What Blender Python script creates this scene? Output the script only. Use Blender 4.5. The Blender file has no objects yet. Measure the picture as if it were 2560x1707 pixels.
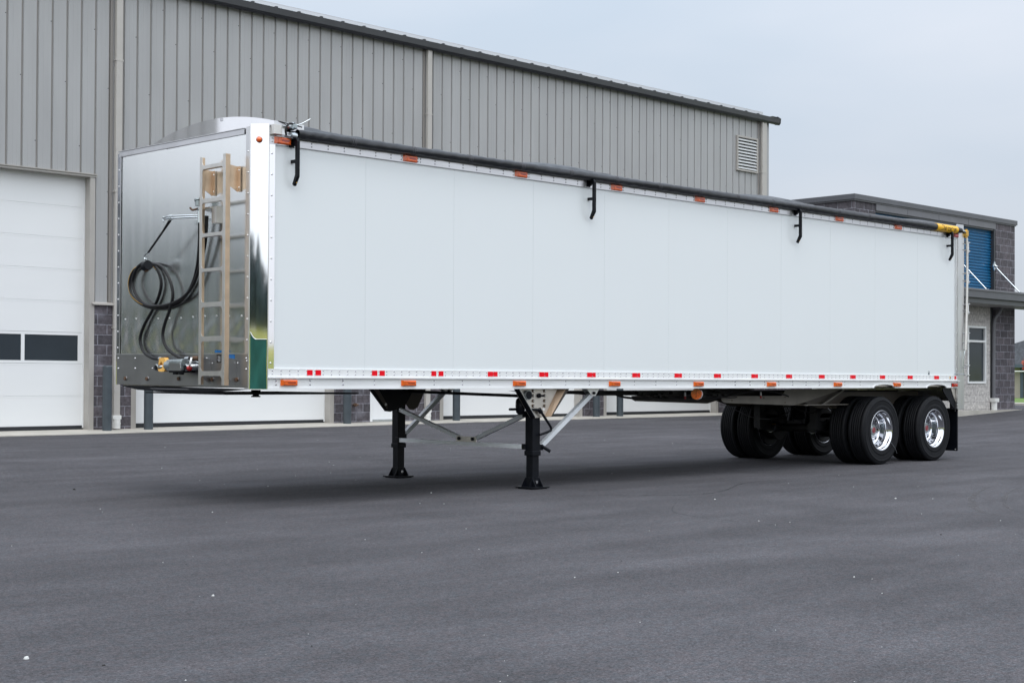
import bpy, bmesh, math, random
from mathutils import Vector, Matrix
random.seed(7)
scn = bpy.context.scene
COL = scn.collection
V = Vector

# ------------------------------------------------------------------ camera
cam_d = bpy.data.cameras.new('camera')
cam = bpy.data.objects.new('camera', cam_d); COL.objects.link(cam)
cam.location = (-7.97623, -11.67531, 1.28320)
cam.rotation_euler = (1.582620, -0.0049276, -0.7704309)
cam_d.sensor_width = 36.0
cam_d.lens = 3571.685 / 2560 * 36
cam_d.shift_x = -0.00155
cam_d.shift_y = 49.9 / 2560
cam_d.clip_end = 3000
scn.camera = cam

# ------------------------------------------------------------------ world and sun (bright overcast day)
SUN_EL, SUN_AZ = math.radians(72), math.radians(215)      # azimuth clockwise from +Y : behind the camera
world = bpy.data.worlds.new('World'); scn.world = world
world.use_nodes = True
nt = world.node_tree; nt.nodes.clear()
def WN(t, **k):
    n = nt.nodes.new(t)
    for a, b in k.items(): setattr(n, a, b)
    return n
out = WN('ShaderNodeOutputWorld'); bg = WN('ShaderNodeBackground')
sky = WN('ShaderNodeTexSky', sky_type='NISHITA'); sky.sun_disc = False
sky.sun_elevation = SUN_EL; sky.sun_rotation = SUN_AZ; sky.dust_density = 2.0; sky.air_density = 1.0
tc = WN('ShaderNodeTexCoord')
sep = WN('ShaderNodeSeparateXYZ'); nt.links.new(tc.outputs['Generated'], sep.inputs[0])
# cloud deck: pale lavender white with bluer thin places
mp = WN('ShaderNodeMapping'); mp.inputs['Scale'].default_value = (1.1, 1.1, 3.2); mp.inputs['Location'].default_value = (0.35, 0.2, 0.0)
nz = WN('ShaderNodeTexNoise'); nz.inputs['Scale'].default_value = 1.5; nz.inputs['Detail'].default_value = 5; nz.inputs['Roughness'].default_value = 0.45
nt.links.new(tc.outputs['Generated'], mp.inputs[0]); nt.links.new(mp.outputs[0], nz.inputs[0])
rp = WN('ShaderNodeValToRGB')
rp.color_ramp.elements[0].position = 0.36; rp.color_ramp.elements[0].color = (4.65, 5.35, 6.2, 1)
rp.color_ramp.elements[1].position = 0.62; rp.color_ramp.elements[1].color = (6.25, 6.5, 7.05, 1)
nt.links.new(nz.outputs[0], rp.inputs[0])
# overcast luminance: brighter overhead, and brighter on the sun side of the sky
vd = WN('ShaderNodeVectorMath', operation='DOT_PRODUCT')
sd = V((math.sin(SUN_AZ) * math.cos(SUN_EL), math.cos(SUN_AZ) * math.cos(SUN_EL), math.sin(SUN_EL)))
nt.links.new(tc.outputs['Generated'], vd.inputs[0]); vd.inputs[1].default_value = (-0.70, -0.60, 0.40)
mr = WN('ShaderNodeMapRange'); mr.inputs['From Min'].default_value = -0.5; mr.inputs['From Max'].default_value = 1.0
mr.inputs['To Min'].default_value = 1.0; mr.inputs['To Max'].default_value = 2.0
nt.links.new(vd.outputs['Value'], mr.inputs['Value'])
mz = WN('ShaderNodeMapRange'); mz.inputs['From Min'].default_value = 0.0; mz.inputs['From Max'].default_value = 0.75
mz.inputs['To Min'].default_value = 0.92; mz.inputs['To Max'].default_value = 1.95
nt.links.new(sep.outputs['Z'], mz.inputs['Value'])
mm = WN('ShaderNodeMath', operation='MULTIPLY'); nt.links.new(mr.outputs[0], mm.inputs[0]); nt.links.new(mz.outputs[0], mm.inputs[1])
wm = WN('ShaderNodeMix', data_type='RGBA'); wm.inputs['B'].default_value = (5.9, 6.15, 6.4, 1)
wr = WN('ShaderNodeMapRange'); wr.inputs['From Min'].default_value = 0.0; wr.inputs['From Max'].default_value = 0.8; wr.inputs['To Max'].default_value = 0.75
nt.links.new(vd.outputs['Value'], wr.inputs['Value']); nt.links.new(wr.outputs[0], wm.inputs['Factor']); nt.links.new(rp.outputs[0], wm.inputs['A'])
sc_ = WN('ShaderNodeVectorMath', operation='SCALE'); nt.links.new(wm.outputs['Result'], sc_.inputs[0]); nt.links.new(mm.outputs[0], sc_.inputs['Scale'])
mx = WN('ShaderNodeMix', data_type='RGBA'); mx.inputs['Factor'].default_value = 0.9
nt.links.new(sky.outputs[0], mx.inputs['A']); nt.links.new(sc_.outputs[0], mx.inputs['B'])
nt.links.new(mx.outputs['Result'], bg.inputs['Color']); bg.inputs['Strength'].default_value = 0.1
nt.links.new(bg.outputs[0], out.inputs['Surface'])

sl = bpy.data.lights.new('sun', 'SUN'); sl.energy = 0.8; sl.angle = math.radians(28); sl.color = (1.0, 0.96, 0.9)
sun = bpy.data.objects.new('sun', sl); COL.objects.link(sun)
sun.rotation_euler = sd.to_track_quat('Z', 'Y').to_euler(); sun.location = sd * 50
scn.view_settings.view_transform = 'Standard'; scn.view_settings.look = 'None'
scn.view_settings.exposure = 0.20; scn.view_settings.gamma = 1.0
scn.view_settings.use_curve_mapping = False

# ------------------------------------------------------------------ materials
MATS = {}
def mat(name, col, rough=0.5, metal=0.0, var=0.0, vscale=3.0, bump=0.0, bscale=40.0, bdist=0.01, spec=None, coat=0.0,
        rvar=0.0, stretch=(1, 1, 1), aniso=0.0, detail=4, emit=None):
    if name in MATS: return MATS[name]
    m = bpy.data.materials.new(name); m.use_nodes = True
    t = m.node_tree; b = t.nodes['Principled BSDF']
    b.inputs['Base Color'].default_value = (*col, 1); b.inputs['Roughness'].default_value = rough
    b.inputs['Metallic'].default_value = metal
    if spec is not None: b.inputs['Specular IOR Level'].default_value = spec
    if coat: b.inputs['Coat Weight'].default_value = coat; b.inputs['Coat Roughness'].default_value = 0.08
    if aniso: b.inputs['Anisotropic'].default_value = aniso
    c = t.nodes.new('ShaderNodeTexCoord'); mpn = t.nodes.new('ShaderNodeMapping')
    mpn.inputs['Scale'].default_value = stretch
    t.links.new(c.outputs['Object'], mpn.inputs[0])
    if var or rvar:
        n = t.nodes.new('ShaderNodeTexNoise'); n.inputs['Scale'].default_value = vscale; n.inputs['Detail'].default_value = detail
        t.links.new(mpn.outputs[0], n.inputs[0])
    if var:
        r = t.nodes.new('ShaderNodeValToRGB')
        r.color_ramp.elements[0].position = 0.3; r.color_ramp.elements[1].position = 0.7
        r.color_ramp.elements[0].color = tuple(max(0, x * (1 - var)) for x in col) + (1,)
        r.color_ramp.elements[1].color = tuple(min(1, x * (1 + var)) for x in col) + (1,)
        t.links.new(n.outputs[0], r.inputs[0]); t.links.new(r.outputs[0], b.inputs['Base Color'])
    if rvar:
        q = t.nodes.new('ShaderNodeMapRange'); q.inputs['To Min'].default_value = max(0.02, rough - rvar); q.inputs['To Max'].default_value = rough + rvar
        t.links.new(n.outputs[0], q.inputs['Value']); t.links.new(q.outputs[0], b.inputs['Roughness'])
    if bump:
        n2 = t.nodes.new('ShaderNodeTexNoise'); n2.inputs['Scale'].default_value = bscale; n2.inputs['Detail'].default_value = detail
        t.links.new(mpn.outputs[0], n2.inputs[0])
        bp = t.nodes.new('ShaderNodeBump'); bp.inputs['Strength'].default_value = bump; bp.inputs['Distance'].default_value = bdist
        t.links.new(n2.outputs[0], bp.inputs['Height']); t.links.new(bp.outputs[0], b.inputs['Normal'])
    MATS[name] = m
    return m

def block_mat(name, c1, c2, mortar, bw=0.43, bh=0.216, bumpd=0.02):
    m = bpy.data.materials.new(name); m.use_nodes = True; t = m.node_tree; b = t.nodes['Principled BSDF']
    g = t.nodes.new('ShaderNodeNewGeometry'); s = t.nodes.new('ShaderNodeSeparateXYZ'); t.links.new(g.outputs['Position'], s.inputs[0])
    a = t.nodes.new('ShaderNodeMath'); a.operation = 'ADD'; t.links.new(s.outputs['X'], a.inputs[0]); t.links.new(s.outputs['Y'], a.inputs[1])
    cm = t.nodes.new('ShaderNodeCombineXYZ'); t.links.new(a.outputs[0], cm.inputs[0]); t.links.new(s.outputs['Z'], cm.inputs[1])
    br = t.nodes.new('ShaderNodeTexBrick'); br.inputs['Scale'].default_value = 1; br.inputs['Brick Width'].default_value = bw
    br.inputs['Row Height'].default_value = bh; br.inputs['Mortar Size'].default_value = 0.0075; br.inputs['Mortar Smooth'].default_value = 0.2
    br.inputs['Color1'].default_value = (*c1, 1); br.inputs['Color2'].default_value = (*c2, 1); br.inputs['Mortar'].default_value = (*mortar, 1)
    t.links.new(cm.outputs[0], br.inputs['Vector'])
    n = t.nodes.new('ShaderNodeTexNoise'); n.inputs['Scale'].default_value = 11; n.inputs['Detail'].default_value = 8; n.inputs['Roughness'].default_value = 0.7
    t.links.new(g.outputs['Position'], n.inputs[0])
    r = t.nodes.new('ShaderNodeMapRange'); r.inputs['From Min'].default_value = 0.3; r.inputs['From Max'].default_value = 0.7
    r.inputs['To Min'].default_value = 0.55; r.inputs['To Max'].default_value = 1.5; t.links.new(n.outputs[0], r.inputs['Value'])
    x = t.nodes.new('ShaderNodeVectorMath'); x.operation = 'SCALE'; t.links.new(br.outputs['Color'], x.inputs[0]); t.links.new(r.outputs[0], x.inputs['Scale'])
    # pale efflorescence drifting over some joints
    n3 = t.nodes.new('ShaderNodeTexNoise'); n3.inputs['Scale'].default_value = 1.9; n3.inputs['Detail'].default_value = 6
    t.links.new(g.outputs['Position'], n3.inputs[0])
    r3 = t.nodes.new('ShaderNodeMapRange'); r3.inputs['From Min'].default_value = 0.58; r3.inputs['From Max'].default_value = 0.75
    r3.inputs['To Max'].default_value = 0.35; t.links.new(n3.outputs[0], r3.inputs['Value'])
    mxx = t.nodes.new('ShaderNodeMix'); mxx.data_type = 'RGBA'; mxx.inputs['B'].default_value = (*mortar, 1)
    t.links.new(r3.outputs[0], mxx.inputs['Factor']); t.links.new(x.outputs[0], mxx.inputs['A'])
    t.links.new(mxx.outputs['Result'], b.inputs['Base Color']); b.inputs['Roughness'].default_value = 0.9
    h = t.nodes.new('ShaderNodeMath'); h.operation = 'MULTIPLY_ADD'; t.links.new(br.outputs['Fac'], h.inputs[0]); h.inputs[1].default_value = -1.2
    t.links.new(n.outputs[0], h.inputs[2])
    bp = t.nodes.new('ShaderNodeBump'); bp.inputs['Strength'].default_value = 0.9; bp.inputs['Distance'].default_value = bumpd
    t.links.new(h.outputs[0], bp.inputs['Height']); t.links.new(bp.outputs[0], b.inputs['Normal'])
    MATS[name] = m
    return m

ALU = mat('aluminium_mill', (0.70, 0.70, 0.71), 0.30, 1.0, var=0.06, vscale=8, bump=0.05, bscale=60, stretch=(1, 1, 0.2))
ALU_TAN = mat('aluminium_plate', (0.66, 0.62, 0.57), 0.38, 0.85, var=0.10, vscale=6, bump=0.05, bscale=50)
LADT = mat('tan_reflection_aluminium', (0.66, 0.50, 0.36), 0.34, 0.7, var=0.10, vscale=9)  # tan cast of a reflection put into the base colour
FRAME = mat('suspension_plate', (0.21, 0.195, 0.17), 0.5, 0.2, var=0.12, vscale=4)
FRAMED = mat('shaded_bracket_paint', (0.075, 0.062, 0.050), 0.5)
LADDER = mat('ladder_aluminium', (0.68, 0.66, 0.63), 0.33, 0.9, var=0.08, vscale=9)
MIRROR = mat('polished_steel', (0.84, 0.855, 0.85), 0.22, 1.0, var=0.03, vscale=2, bump=0.018, bscale=7, bdist=0.004, rvar=0.04, stretch=(4, 4, 0.35), aniso=0.3)
POST = mat('mirror_post_steel', (0.86, 0.86, 0.87), 0.045, 1.0, var=0.02, vscale=3)
PLATE = mat('dull_plate_aluminium', (0.42, 0.42, 0.43), 0.30, 1.0, var=0.12, vscale=2.5, bump=0.04, bscale=25)
TEAL = mat('teal_semigloss', (0.025, 0.13, 0.125), 0.16, 0.55, var=0.35, vscale=5, bump=0.05, bscale=14, coat=0.3, stretch=(2, 2, .6))
CHROME = mat('chrome_wheel', (0.66, 0.67, 0.70), 0.045, 1.0, bump=0.02, bscale=5)
WHITE = mat('white_side_panel', (0.75, 0.785, 0.80), 0.24, 0.0, var=0.008, vscale=0.6, bump=0.035, bscale=3.0, bdist=0.01, coat=0.15)
RAIL = mat('painted_white_rail', (0.82, 0.83, 0.84), 0.28, 0.15, var=0.05, vscale=5, bump=0.03, bscale=30, stretch=(0.3, 1, 2))
TOPRAIL = mat('aluminium_top_rail', (0.62, 0.62, 0.64), 0.28, 0.9, var=0.10, vscale=2.2, stretch=(.5, 1, 1))
RIVET = mat('rivet_steel', (0.55, 0.55, 0.57), 0.25, 1.0)
BLACK = mat('black_paint', (0.0045, 0.0055, 0.0085), 0.42, 0.0, spec=0.18, var=0.25, vscale=12, bump=0.12, bscale=80, bdist=0.002)
DARKBEAM = mat('dark_underframe', (0.005, 0.005, 0.006), 0.6, 0.0, var=0.3, vscale=9)
RUBBER = mat('tyre_rubber', (0.0050, 0.0056, 0.0075), 0.62, 0.0, spec=0.22, var=0.25, vscale=6, bump=0.10, bscale=90, bdist=0.002)
HOSE = mat('hose_rubber', (0.006, 0.006, 0.007), 0.45, 0.0, spec=0.3)
TARP = mat('black_vinyl_tarp', (0.013, 0.014, 0.018), 0.36, 0.0, spec=0.55, var=0.2, vscale=4, bump=0.5, bscale=9, bdist=0.012, detail=6, stretch=(.7, 1.5, 1.5))
STITCH = mat('tarp_stitching', (0.07, 0.07, 0.08), 0.5)
AMBER = mat('amber_lens', (0.75, 0.115, 0.012), 0.12, 0.0, var=0.35, vscale=22, coat=0.6, bump=0.2, bscale=70, bdist=0.003)
AMBER_D = mat('amber_lens_inner', (0.33, 0.028, 0.008), 0.2, 0.0, coat=0.5)
REDL = mat('red_lens', (0.42, 0.012, 0.012), 0.15, 0.0, var=0.3, vscale=25, coat=0.5)
REDT = mat('red_reflective_tape', (0.80, 0.004, 0.016), 0.45, spec=0.15)
WHT = mat('white_reflective_tape', (0.80, 0.80, 0.80), 0.3)
YEL = mat('yellow_sleeve', (0.82, 0.45, 0.012), 0.35, var=0.06, vscale=9)
INK = mat('ink_and_hole_black', (0.01, 0.01, 0.01), 0.5)
BLUE_D = mat('blue_decal', (0.015, 0.17, 0.48), 0.35)
STRIP = mat('strip_painted_reflections', (0.40, 0.41, 0.44), 0.22, 1.0, var=0.55, vscale=2.2)  # dark blotches in the colour stand for reflections of the building
BRACE = mat('brace_aluminium', (0.66, 0.69, 0.72), 0.40, 0.0, var=0.06, vscale=6)
BRACEL = mat('pale_brace_aluminium', (0.82, 0.85, 0.88), 0.42, 0.0, var=0.05, vscale=6)
BRASS = mat('brass_fitting', (0.70, 0.42, 0.10), 0.3, 1.0)
YCOUP = mat('yellow_coupler', (0.75, 0.42, 0.10), 0.4, var=0.15, vscale=30)
GREYC = mat('grey_cast_metal', (0.32, 0.36, 0.37), 0.35, 0.7, var=0.2, vscale=18)
REDP = mat('red_plastic', (0.35, 0.01, 0.01), 0.35)
ZINC = mat('zinc_steel', (0.62, 0.66, 0.68), 0.25, 1.0)
RUST = mat('rusty_bolt', (0.10, 0.055, 0.03), 0.7, var=0.3, vscale=40)
WALLM = mat('grey_ribbed_steel', (0.348, 0.350, 0.354), 0.38, 0.0, var=0.06, vscale=1.7, spec=0.45, stretch=(1, 1, .25))
WALLT = mat('warm_grey_trim', (0.38, 0.36, 0.335), 0.42, 0.0, var=0.05, vscale=3)
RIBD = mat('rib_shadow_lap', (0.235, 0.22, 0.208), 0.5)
DOORW = mat('white_overhead_door', (0.76, 0.77, 0.775), 0.36, 0.0, var=0.015, vscale=1.5, bump=0.06, bscale=160, bdist=0.001, stretch=(.3, 1, 1))
SEAL = mat('black_door_seal', (0.012, 0.014, 0.018), 0.6)
PANE = mat('dark_tinted_glass', (0.030, 0.038, 0.046), 0.12, 0.0, var=0.1, vscale=1.5, spec=0.3)
GUTT = mat('charcoal_gutter', (0.035, 0.037, 0.043), 0.38, 0.0, var=0.1, vscale=3)
DOWN = mat('grey_downspout', (0.43, 0.41, 0.385), 0.4, 0.0, var=0.04, vscale=4)
PVC = mat('white_plastic_pipe', (0.70, 0.70, 0.68), 0.35)
BOLL = mat('slate_bollard_paint', (0.050, 0.064, 0.076), 0.45, 0.0, var=0.12, vscale=5, bump=0.05, bscale=30)
ROOFM = mat('galvanised_roof', (0.55, 0.56, 0.58), 0.35, 0.8)
LOUV = mat('white_louvre', (0.60, 0.61, 0.62), 0.4)
CONC = mat('concrete_apron', (0.40, 0.38, 0.34), 0.85, 0.0, var=0.14, vscale=1.6, bump=0.3, bscale=40, bdist=0.004, detail=8)
FASC = mat('grey_metal_fascia', (0.085, 0.088, 0.10), 0.38, 0.0, var=0.08, vscale=2)
FASL = mat('grey_panel', (0.135, 0.135, 0.15), 0.4, 0.0, var=0.08, vscale=2)
BLUE = mat('blue_corrugated_steel', (0.007, 0.115, 0.26), 0.36, 0.0, var=0.08, vscale=2)
SOFF = mat('soffit_metal', (0.30, 0.29, 0.28), 0.5)
SHING = mat('dark_shingles', (0.055, 0.06, 0.07), 0.9, var=0.35, vscale=5, bump=0.3, bscale=12)
BEIGE = mat('beige_siding', (0.36, 0.32, 0.27), 0.7, var=0.05, vscale=2)
SLATEB = mat('slate_blue_trim', (0.06, 0.085, 0.11), 0.5)
CMU = block_mat('dark_split_face_block', (0.060, 0.055, 0.064), (0.105, 0.092, 0.104), (0.27, 0.27, 0.31))
CMUL = block_mat('beige_split_face_block', (0.43, 0.41, 0.395), (0.46, 0.44, 0.42), (0.38, 0.36, 0.35), bumpd=0.005)
GRASS = mat('mown_grass', (0.09, 0.16, 0.025), 0.9, var=0.4, vscale=0.6, bump=0.5, bscale=8, bdist=0.05)
LEAF = mat('dark_foliage', (0.024, 0.044, 0.050), 0.8, var=0.5, vscale=0.8)
REDLEAF = mat('red_foliage', (0.30, 0.05, 0.02), 0.7, var=0.4, vscale=3)
BARK = mat('bark', (0.09, 0.07, 0.05), 0.9, var=0.3, vscale=5)
STONE = mat('pale_crumbs', (0.50, 0.51, 0.50), 0.8)
COAL = mat('dark_crumbs', (0.02, 0.02, 0.02), 0.8)

def asphalt_mat():
    m = bpy.data.materials.new('asphalt'); m.use_nodes = True; t = m.node_tree; b = t.nodes['Principled BSDF']
    g = t.nodes.new('ShaderNodeNewGeometry')
    def noise(sc, det, ro=.5, st=None, dist=0):
        n = t.nodes.new('ShaderNodeTexNoise'); n.inputs['Scale'].default_value = sc; n.inputs['Detail'].default_value = det
        n.inputs['Roughness'].default_value = ro; n.inputs['Distortion'].default_value = dist
        if st:
            mp_ = t.nodes.new('ShaderNodeMapping'); mp_.inputs['Scale'].default_value = st; mp_.inputs['Rotation'].default_value = (0, 0, math.radians(-38))
            t.links.new(g.outputs['Position'], mp_.inputs[0]); t.links.new(mp_.outputs[0], n.inputs[0])
        else: t.links.new(g.outputs['Position'], n.inputs[0])
        return n
    fine = noise(75, 4, .8); grit = noise(26, 3, .8); gritty = noise(11, 5, .75); mid = noise(1.1, 7, .62, None, .4); streak = noise(1.3, 5, .55, (0.22, 1.6, 1)); worn = noise(.45, 4, .6, (.6, 1, 1), .8)
    def mr_(n, a, b_, c, d):
        r = t.nodes.new('ShaderNodeMapRange'); r.inputs['From Min'].default_value = a; r.inputs['From Max'].default_value = b_
        r.inputs['To Min'].default_value = c; r.inputs['To Max'].default_value = d; t.links.new(n.outputs[0], r.inputs['Value']); return r
    def mul(a, b_):
        x = t.nodes.new('ShaderNodeMath'); x.operation = 'MULTIPLY'; t.links.new(a.outputs[0], x.inputs[0]); t.links.new(b_.outputs[0], x.inputs[1]); return x
    k = mul(mul(mul(mul(mul(mr_(fine, .3, .7, .22, 2.0), mr_(grit, .3, .7, .66, 1.36)), mr_(gritty, .3, .7, .86, 1.15)), mr_(mid, .3, .7, .88, 1.12)), mr_(streak, .32, .68, .87, 1.14)), mr_(worn, .40, .72, .93, 1.26))
    vor = t.nodes.new('ShaderNodeTexVoronoi'); vor.inputs['Scale'].default_value = 28; t.links.new(g.outputs['Position'], vor.inputs['Vector'])
    hsv = t.nodes.new('ShaderNodeMix'); hsv.data_type = 'RGBA'; hsv.inputs['A'].default_value = (0.061, 0.056, 0.061, 1); hsv.inputs['B'].default_value = (0.053, 0.055, 0.062, 1)
    sp = t.nodes.new('ShaderNodeSeparateColor'); t.links.new(vor.outputs['Color'], sp.inputs[0]); t.links.new(sp.outputs[0], hsv.inputs['Factor'])
    x = t.nodes.new('ShaderNodeVectorMath'); x.operation = 'SCALE'; t.links.new(hsv.outputs['Result'], x.inputs[0]); t.links.new(k.outputs[0], x.inputs['Scale'])
    t.links.new(x.outputs[0], b.inputs['Base Color']); b.inputs['Roughness'].default_value = 0.92; b.inputs['Specular IOR Level'].default_value = 0.22
    bp = t.nodes.new('ShaderNodeBump'); bp.inputs['Strength'].default_value = 0.55; bp.inputs['Distance'].default_value = 0.006
    t.links.new(fine.outputs[0], bp.inputs['Height']); t.links.new(bp.outputs[0], b.inputs['Normal'])
    return m
ASPH = asphalt_mat()
TYREMARK = mat('tyre_scuff', (0.041, 0.040, 0.043), 0.9, var=0.3, vscale=7)

def field_mat():
    m = bpy.data.materials.new('field'); m.use_nodes = True; t = m.node_tree; b = t.nodes['Principled BSDF']
    g = t.nodes.new('ShaderNodeNewGeometry'); n = t.nodes.new('ShaderNodeTexNoise'); n.inputs['Scale'].default_value = 0.06; n.inputs['Detail'].default_value = 8
    t.links.new(g.outputs['Position'], n.inputs[0]); r = t.nodes.new('ShaderNodeValToRGB')
    r.color_ramp.elements[0].position = .35; r.color_ramp.elements[0].color = (0.07, 0.13, 0.02, 1)
    r.color_ramp.elements[1].position = .6; r.color_ramp.elements[1].color = (0.30, 0.27, 0.04, 1)
    t.links.new(n.outputs[0], r.inputs[0]); t.links.new(r.outputs[0], b.inputs['Base Color']); b.inputs['Roughness'].default_value = .95
    return m
FIELD = field_mat()

def faded(m, scale, lo, hi, amax):
    """breaks a thin worn mark up with noise so that it thins out and stops"""
    t = m.node_tree; b = t.nodes['Principled BSDF']; g = t.nodes.new('ShaderNodeNewGeometry')
    n = t.nodes.new('ShaderNodeTexNoise'); n.inputs['Scale'].default_value = scale; n.inputs['Detail'].default_value = 8; n.inputs['Roughness'].default_value = .7
    t.links.new(g.outputs['Position'], n.inputs[0]); r = t.nodes.new('ShaderNodeMapRange'); r.inputs['From Min'].default_value = lo; r.inputs['From Max'].default_value = hi
    r.inputs['To Max'].default_value = amax; t.links.new(n.outputs[0], r.inputs['Value']); t.links.new(r.outputs[0], b.inputs['Alpha'])
faded(TYREMARK, 9, .38, .68, .8)

# ------------------------------------------------------------------ mesh helpers
class MB:
    """collects shapes in world coordinates; build() links them as one object whose origin is at the shape's centre"""
    def __init__(s): s.v = []; s.f = []; s.mi = []; s.sm = []; s.mats = []
    def _m(s, m):
        if m not in s.mats: s.mats.append(m)
        return s.mats.index(m)
    def add(s, vs, fs, m, smooth=False):
        k = len(s.v); s.v += [tuple(p) for p in vs]; i = s._m(m)
        for f in fs: s.f.append(tuple(k + q for q in f)); s.mi.append(i); s.sm.append(smooth)
    def box(s, a, b, m, bev=0.0):
        x0, y0, z0 = [min(p, q) for p, q in zip(a, b)]; x1, y1, z1 = [max(p, q) for p, q in zip(a, b)]
        if bev > 0:
            bmm = bmesh.new(); bmesh.ops.create_cube(bmm, size=1)
            for v in bmm.verts: v.co = V(((x0 + x1) / 2 + v.co.x * (x1 - x0), (y0 + y1) / 2 + v.co.y * (y1 - y0), (z0 + z1) / 2 + v.co.z * (z1 - z0)))
            bmesh.ops.bevel(bmm, geom=list(bmm.edges), offset=bev, segments=2, affect='EDGES', profile=0.5)
            bmm.verts.index_update(); s.add([v.co[:] for v in bmm.verts], [[v.index for v in f.verts] for f in bmm.faces], m, False); bmm.free(); return
        vs = [(x0, y0, z0), (x1, y0, z0), (x1, y1, z0), (x0, y1, z0), (x0, y0, z1), (x1, y0, z1), (x1, y1, z1), (x0, y1, z1)]
        s.add(vs, [(0, 3, 2, 1), (4, 5, 6, 7), (0, 1, 5, 4), (1, 2, 6, 5), (2, 3, 7, 6), (3, 0, 4, 7)], m)
    def prism(s, pts, d, m, smooth=False):
        """polygon pts (3D, planar) extruded by vector d"""
        n = len(pts); d = V(d); vs = [V(p) for p in pts] + [V(p) + d for p in pts]
        nn = V((0, 0, 0))
        for i in range(n): nn += V(pts[i]).cross(V(pts[(i + 1) % n]))
        fl = nn.dot(d) > 0
        a = tuple(range(n)); b = tuple(range(n, 2 * n))
        fs = [a[::-1] if fl else a, b if fl else b[::-1]]
        for i in range(n):
            j = (i + 1) % n; q = (i, j, n + j, n + i); fs.append(q if fl else q[::-1])
        s.add(vs, fs, m, smooth)
    def cyl(s, a, b, r, m, seg=16, r2=None, cap=True, smooth=True):
        a = V(a); b = V(b); r2 = r if r2 is None else r2
        d = (b - a).normalized(); u = d.orthogonal().normalized(); w = d.cross(u)
        vs = []
        for p, rr in ((a, r), (b, r2)):
            for i in range(seg):
                t = 2 * math.pi * i / seg; vs.append(p + (u * math.cos(t) + w * math.sin(t)) * rr)
        s.add(vs, [(i, (i + 1) % seg, seg + (i + 1) % seg, seg + i) for i in range(seg)], m, smooth)
        if cap: s.add(vs, [tuple(range(seg))[::-1], tuple(range(seg, 2 * seg))], m)
    def tube(s, pts, r, m, seg=10, sub=0):
        pts = [V(p) for p in pts]
        if sub:
            q = []
            n = len(pts)
            for i in range(n - 1):
                p0 = pts[max(0, i - 1)]; p1 = pts[i]; p2 = pts[i + 1]; p3 = pts[min(n - 1, i + 2)]
                for k in range(sub):
                    t = k / sub
                    q.append(0.5 * ((2 * p1) + (p2 - p0) * t + (2 * p0 - 5 * p1 + 4 * p2 - p3) * t * t + (3 * p1 - p0 - 3 * p2 + p3) * t ** 3))
            q.append(pts[-1]); pts = q
        u = None; rings = []
        for i, p in enumerate(pts):
            d = (pts[min(i + 1, len(pts) - 1)] - pts[max(i - 1, 0)]).normalized()
            if u is None: u = d.orthogonal().normalized()
            u = (u - d * u.dot(d)).normalized(); w = d.cross(u)
            rr = r(i / (len(pts) - 1)) if callable(r) else r
            rings.append([p + (u * math.cos(2 * math.pi * k / seg) + w * math.sin(2 * math.pi * k / seg)) * rr for k in range(seg)])
        vs = [p for R_ in rings for p in R_]; fs = []
        for i in range(len(rings) - 1):
            for k in range(seg):
                k2 = (k + 1) % seg; fs.append((i * seg + k, i * seg + k2, (i + 1) * seg + k2, (i + 1) * seg + k))
        s.add(vs, fs, m, True)
        L = (len(rings) - 1) * seg
        s.add(vs, [tuple(range(seg))[::-1], tuple(range(L, L + seg))], m)
    def bar(s, a, b, w, h, m, up=(0, 0, 1)):
        """rectangular bar from a to b; w across, h along up"""
        a = V(a); b = V(b); d = (b - a).normalized(); up = V(up); x = d.cross(up).normalized(); z = x.cross(d).normalized()
        c = [x * (-w / 2) + z * (-h / 2), x * (w / 2) + z * (-h / 2), x * (w / 2) + z * (h / 2), x * (-w / 2) + z * (h / 2)]
        vs = [a + k for k in c] + [b + k for k in c]
        s.add(vs, [(3, 2, 1, 0), (4, 5, 6, 7), (0, 1, 5, 4), (1, 2, 6, 5), (2, 3, 7, 6), (3, 0, 4, 7)], m)
    def lathe(s, prof, c, axis, m, seg=48, smooth=True):
        """prof: list of (r, t) ; revolved about axis through c, t along the axis"""
        c = V(c); ax = V(axis).normalized(); u = ax.orthogonal().normalized(); w = ax.cross(u)
        vs = []
        for r, t in prof:
            for i in range(seg):
                a = 2 * math.pi * i / seg; vs.append(c + ax * t + (u * math.cos(a) + w * math.sin(a)) * r)
        fs = []
        for j in range(len(prof) - 1):
            for i in range(seg):
                i2 = (i + 1) % seg; fs.append((j * seg + i, j * seg + i2, (j + 1) * seg + i2, (j + 1) * seg + i))
        s.add(vs, fs, m, smooth)
    def rivet(s, p, n, r, m):
        p = V(p); n = V(n).normalized(); u = n.orthogonal().normalized(); w = n.cross(u); vs = []
        for rr, h in ((1.0, -0.05), (0.85, 0.35), (0.45, 0.6)):
            for i in range(8):
                a = math.pi * i / 4; vs.append(p + n * h * r + (u * math.cos(a) + w * math.sin(a)) * r * rr)
        fs = []
        for j in (0, 1):
            for i in range(8): fs.append((j * 8 + i, j * 8 + (i + 1) % 8, (j + 1) * 8 + (i + 1) % 8, (j + 1) * 8 + i))
        fs.append(tuple(range(16, 24))); s.add(vs, fs, m, True)
    def grid(s, fn, nu, nv, m, smooth=True):
        vs = [fn(i / nu, j / nv) for j in range(nv + 1) for i in range(nu + 1)]
        s.add(vs, [(j * (nu + 1) + i, j * (nu + 1) + i + 1, (j + 1) * (nu + 1) + i + 1, (j + 1) * (nu + 1) + i) for j in range(nv) for i in range(nu)], m, smooth)
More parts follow.
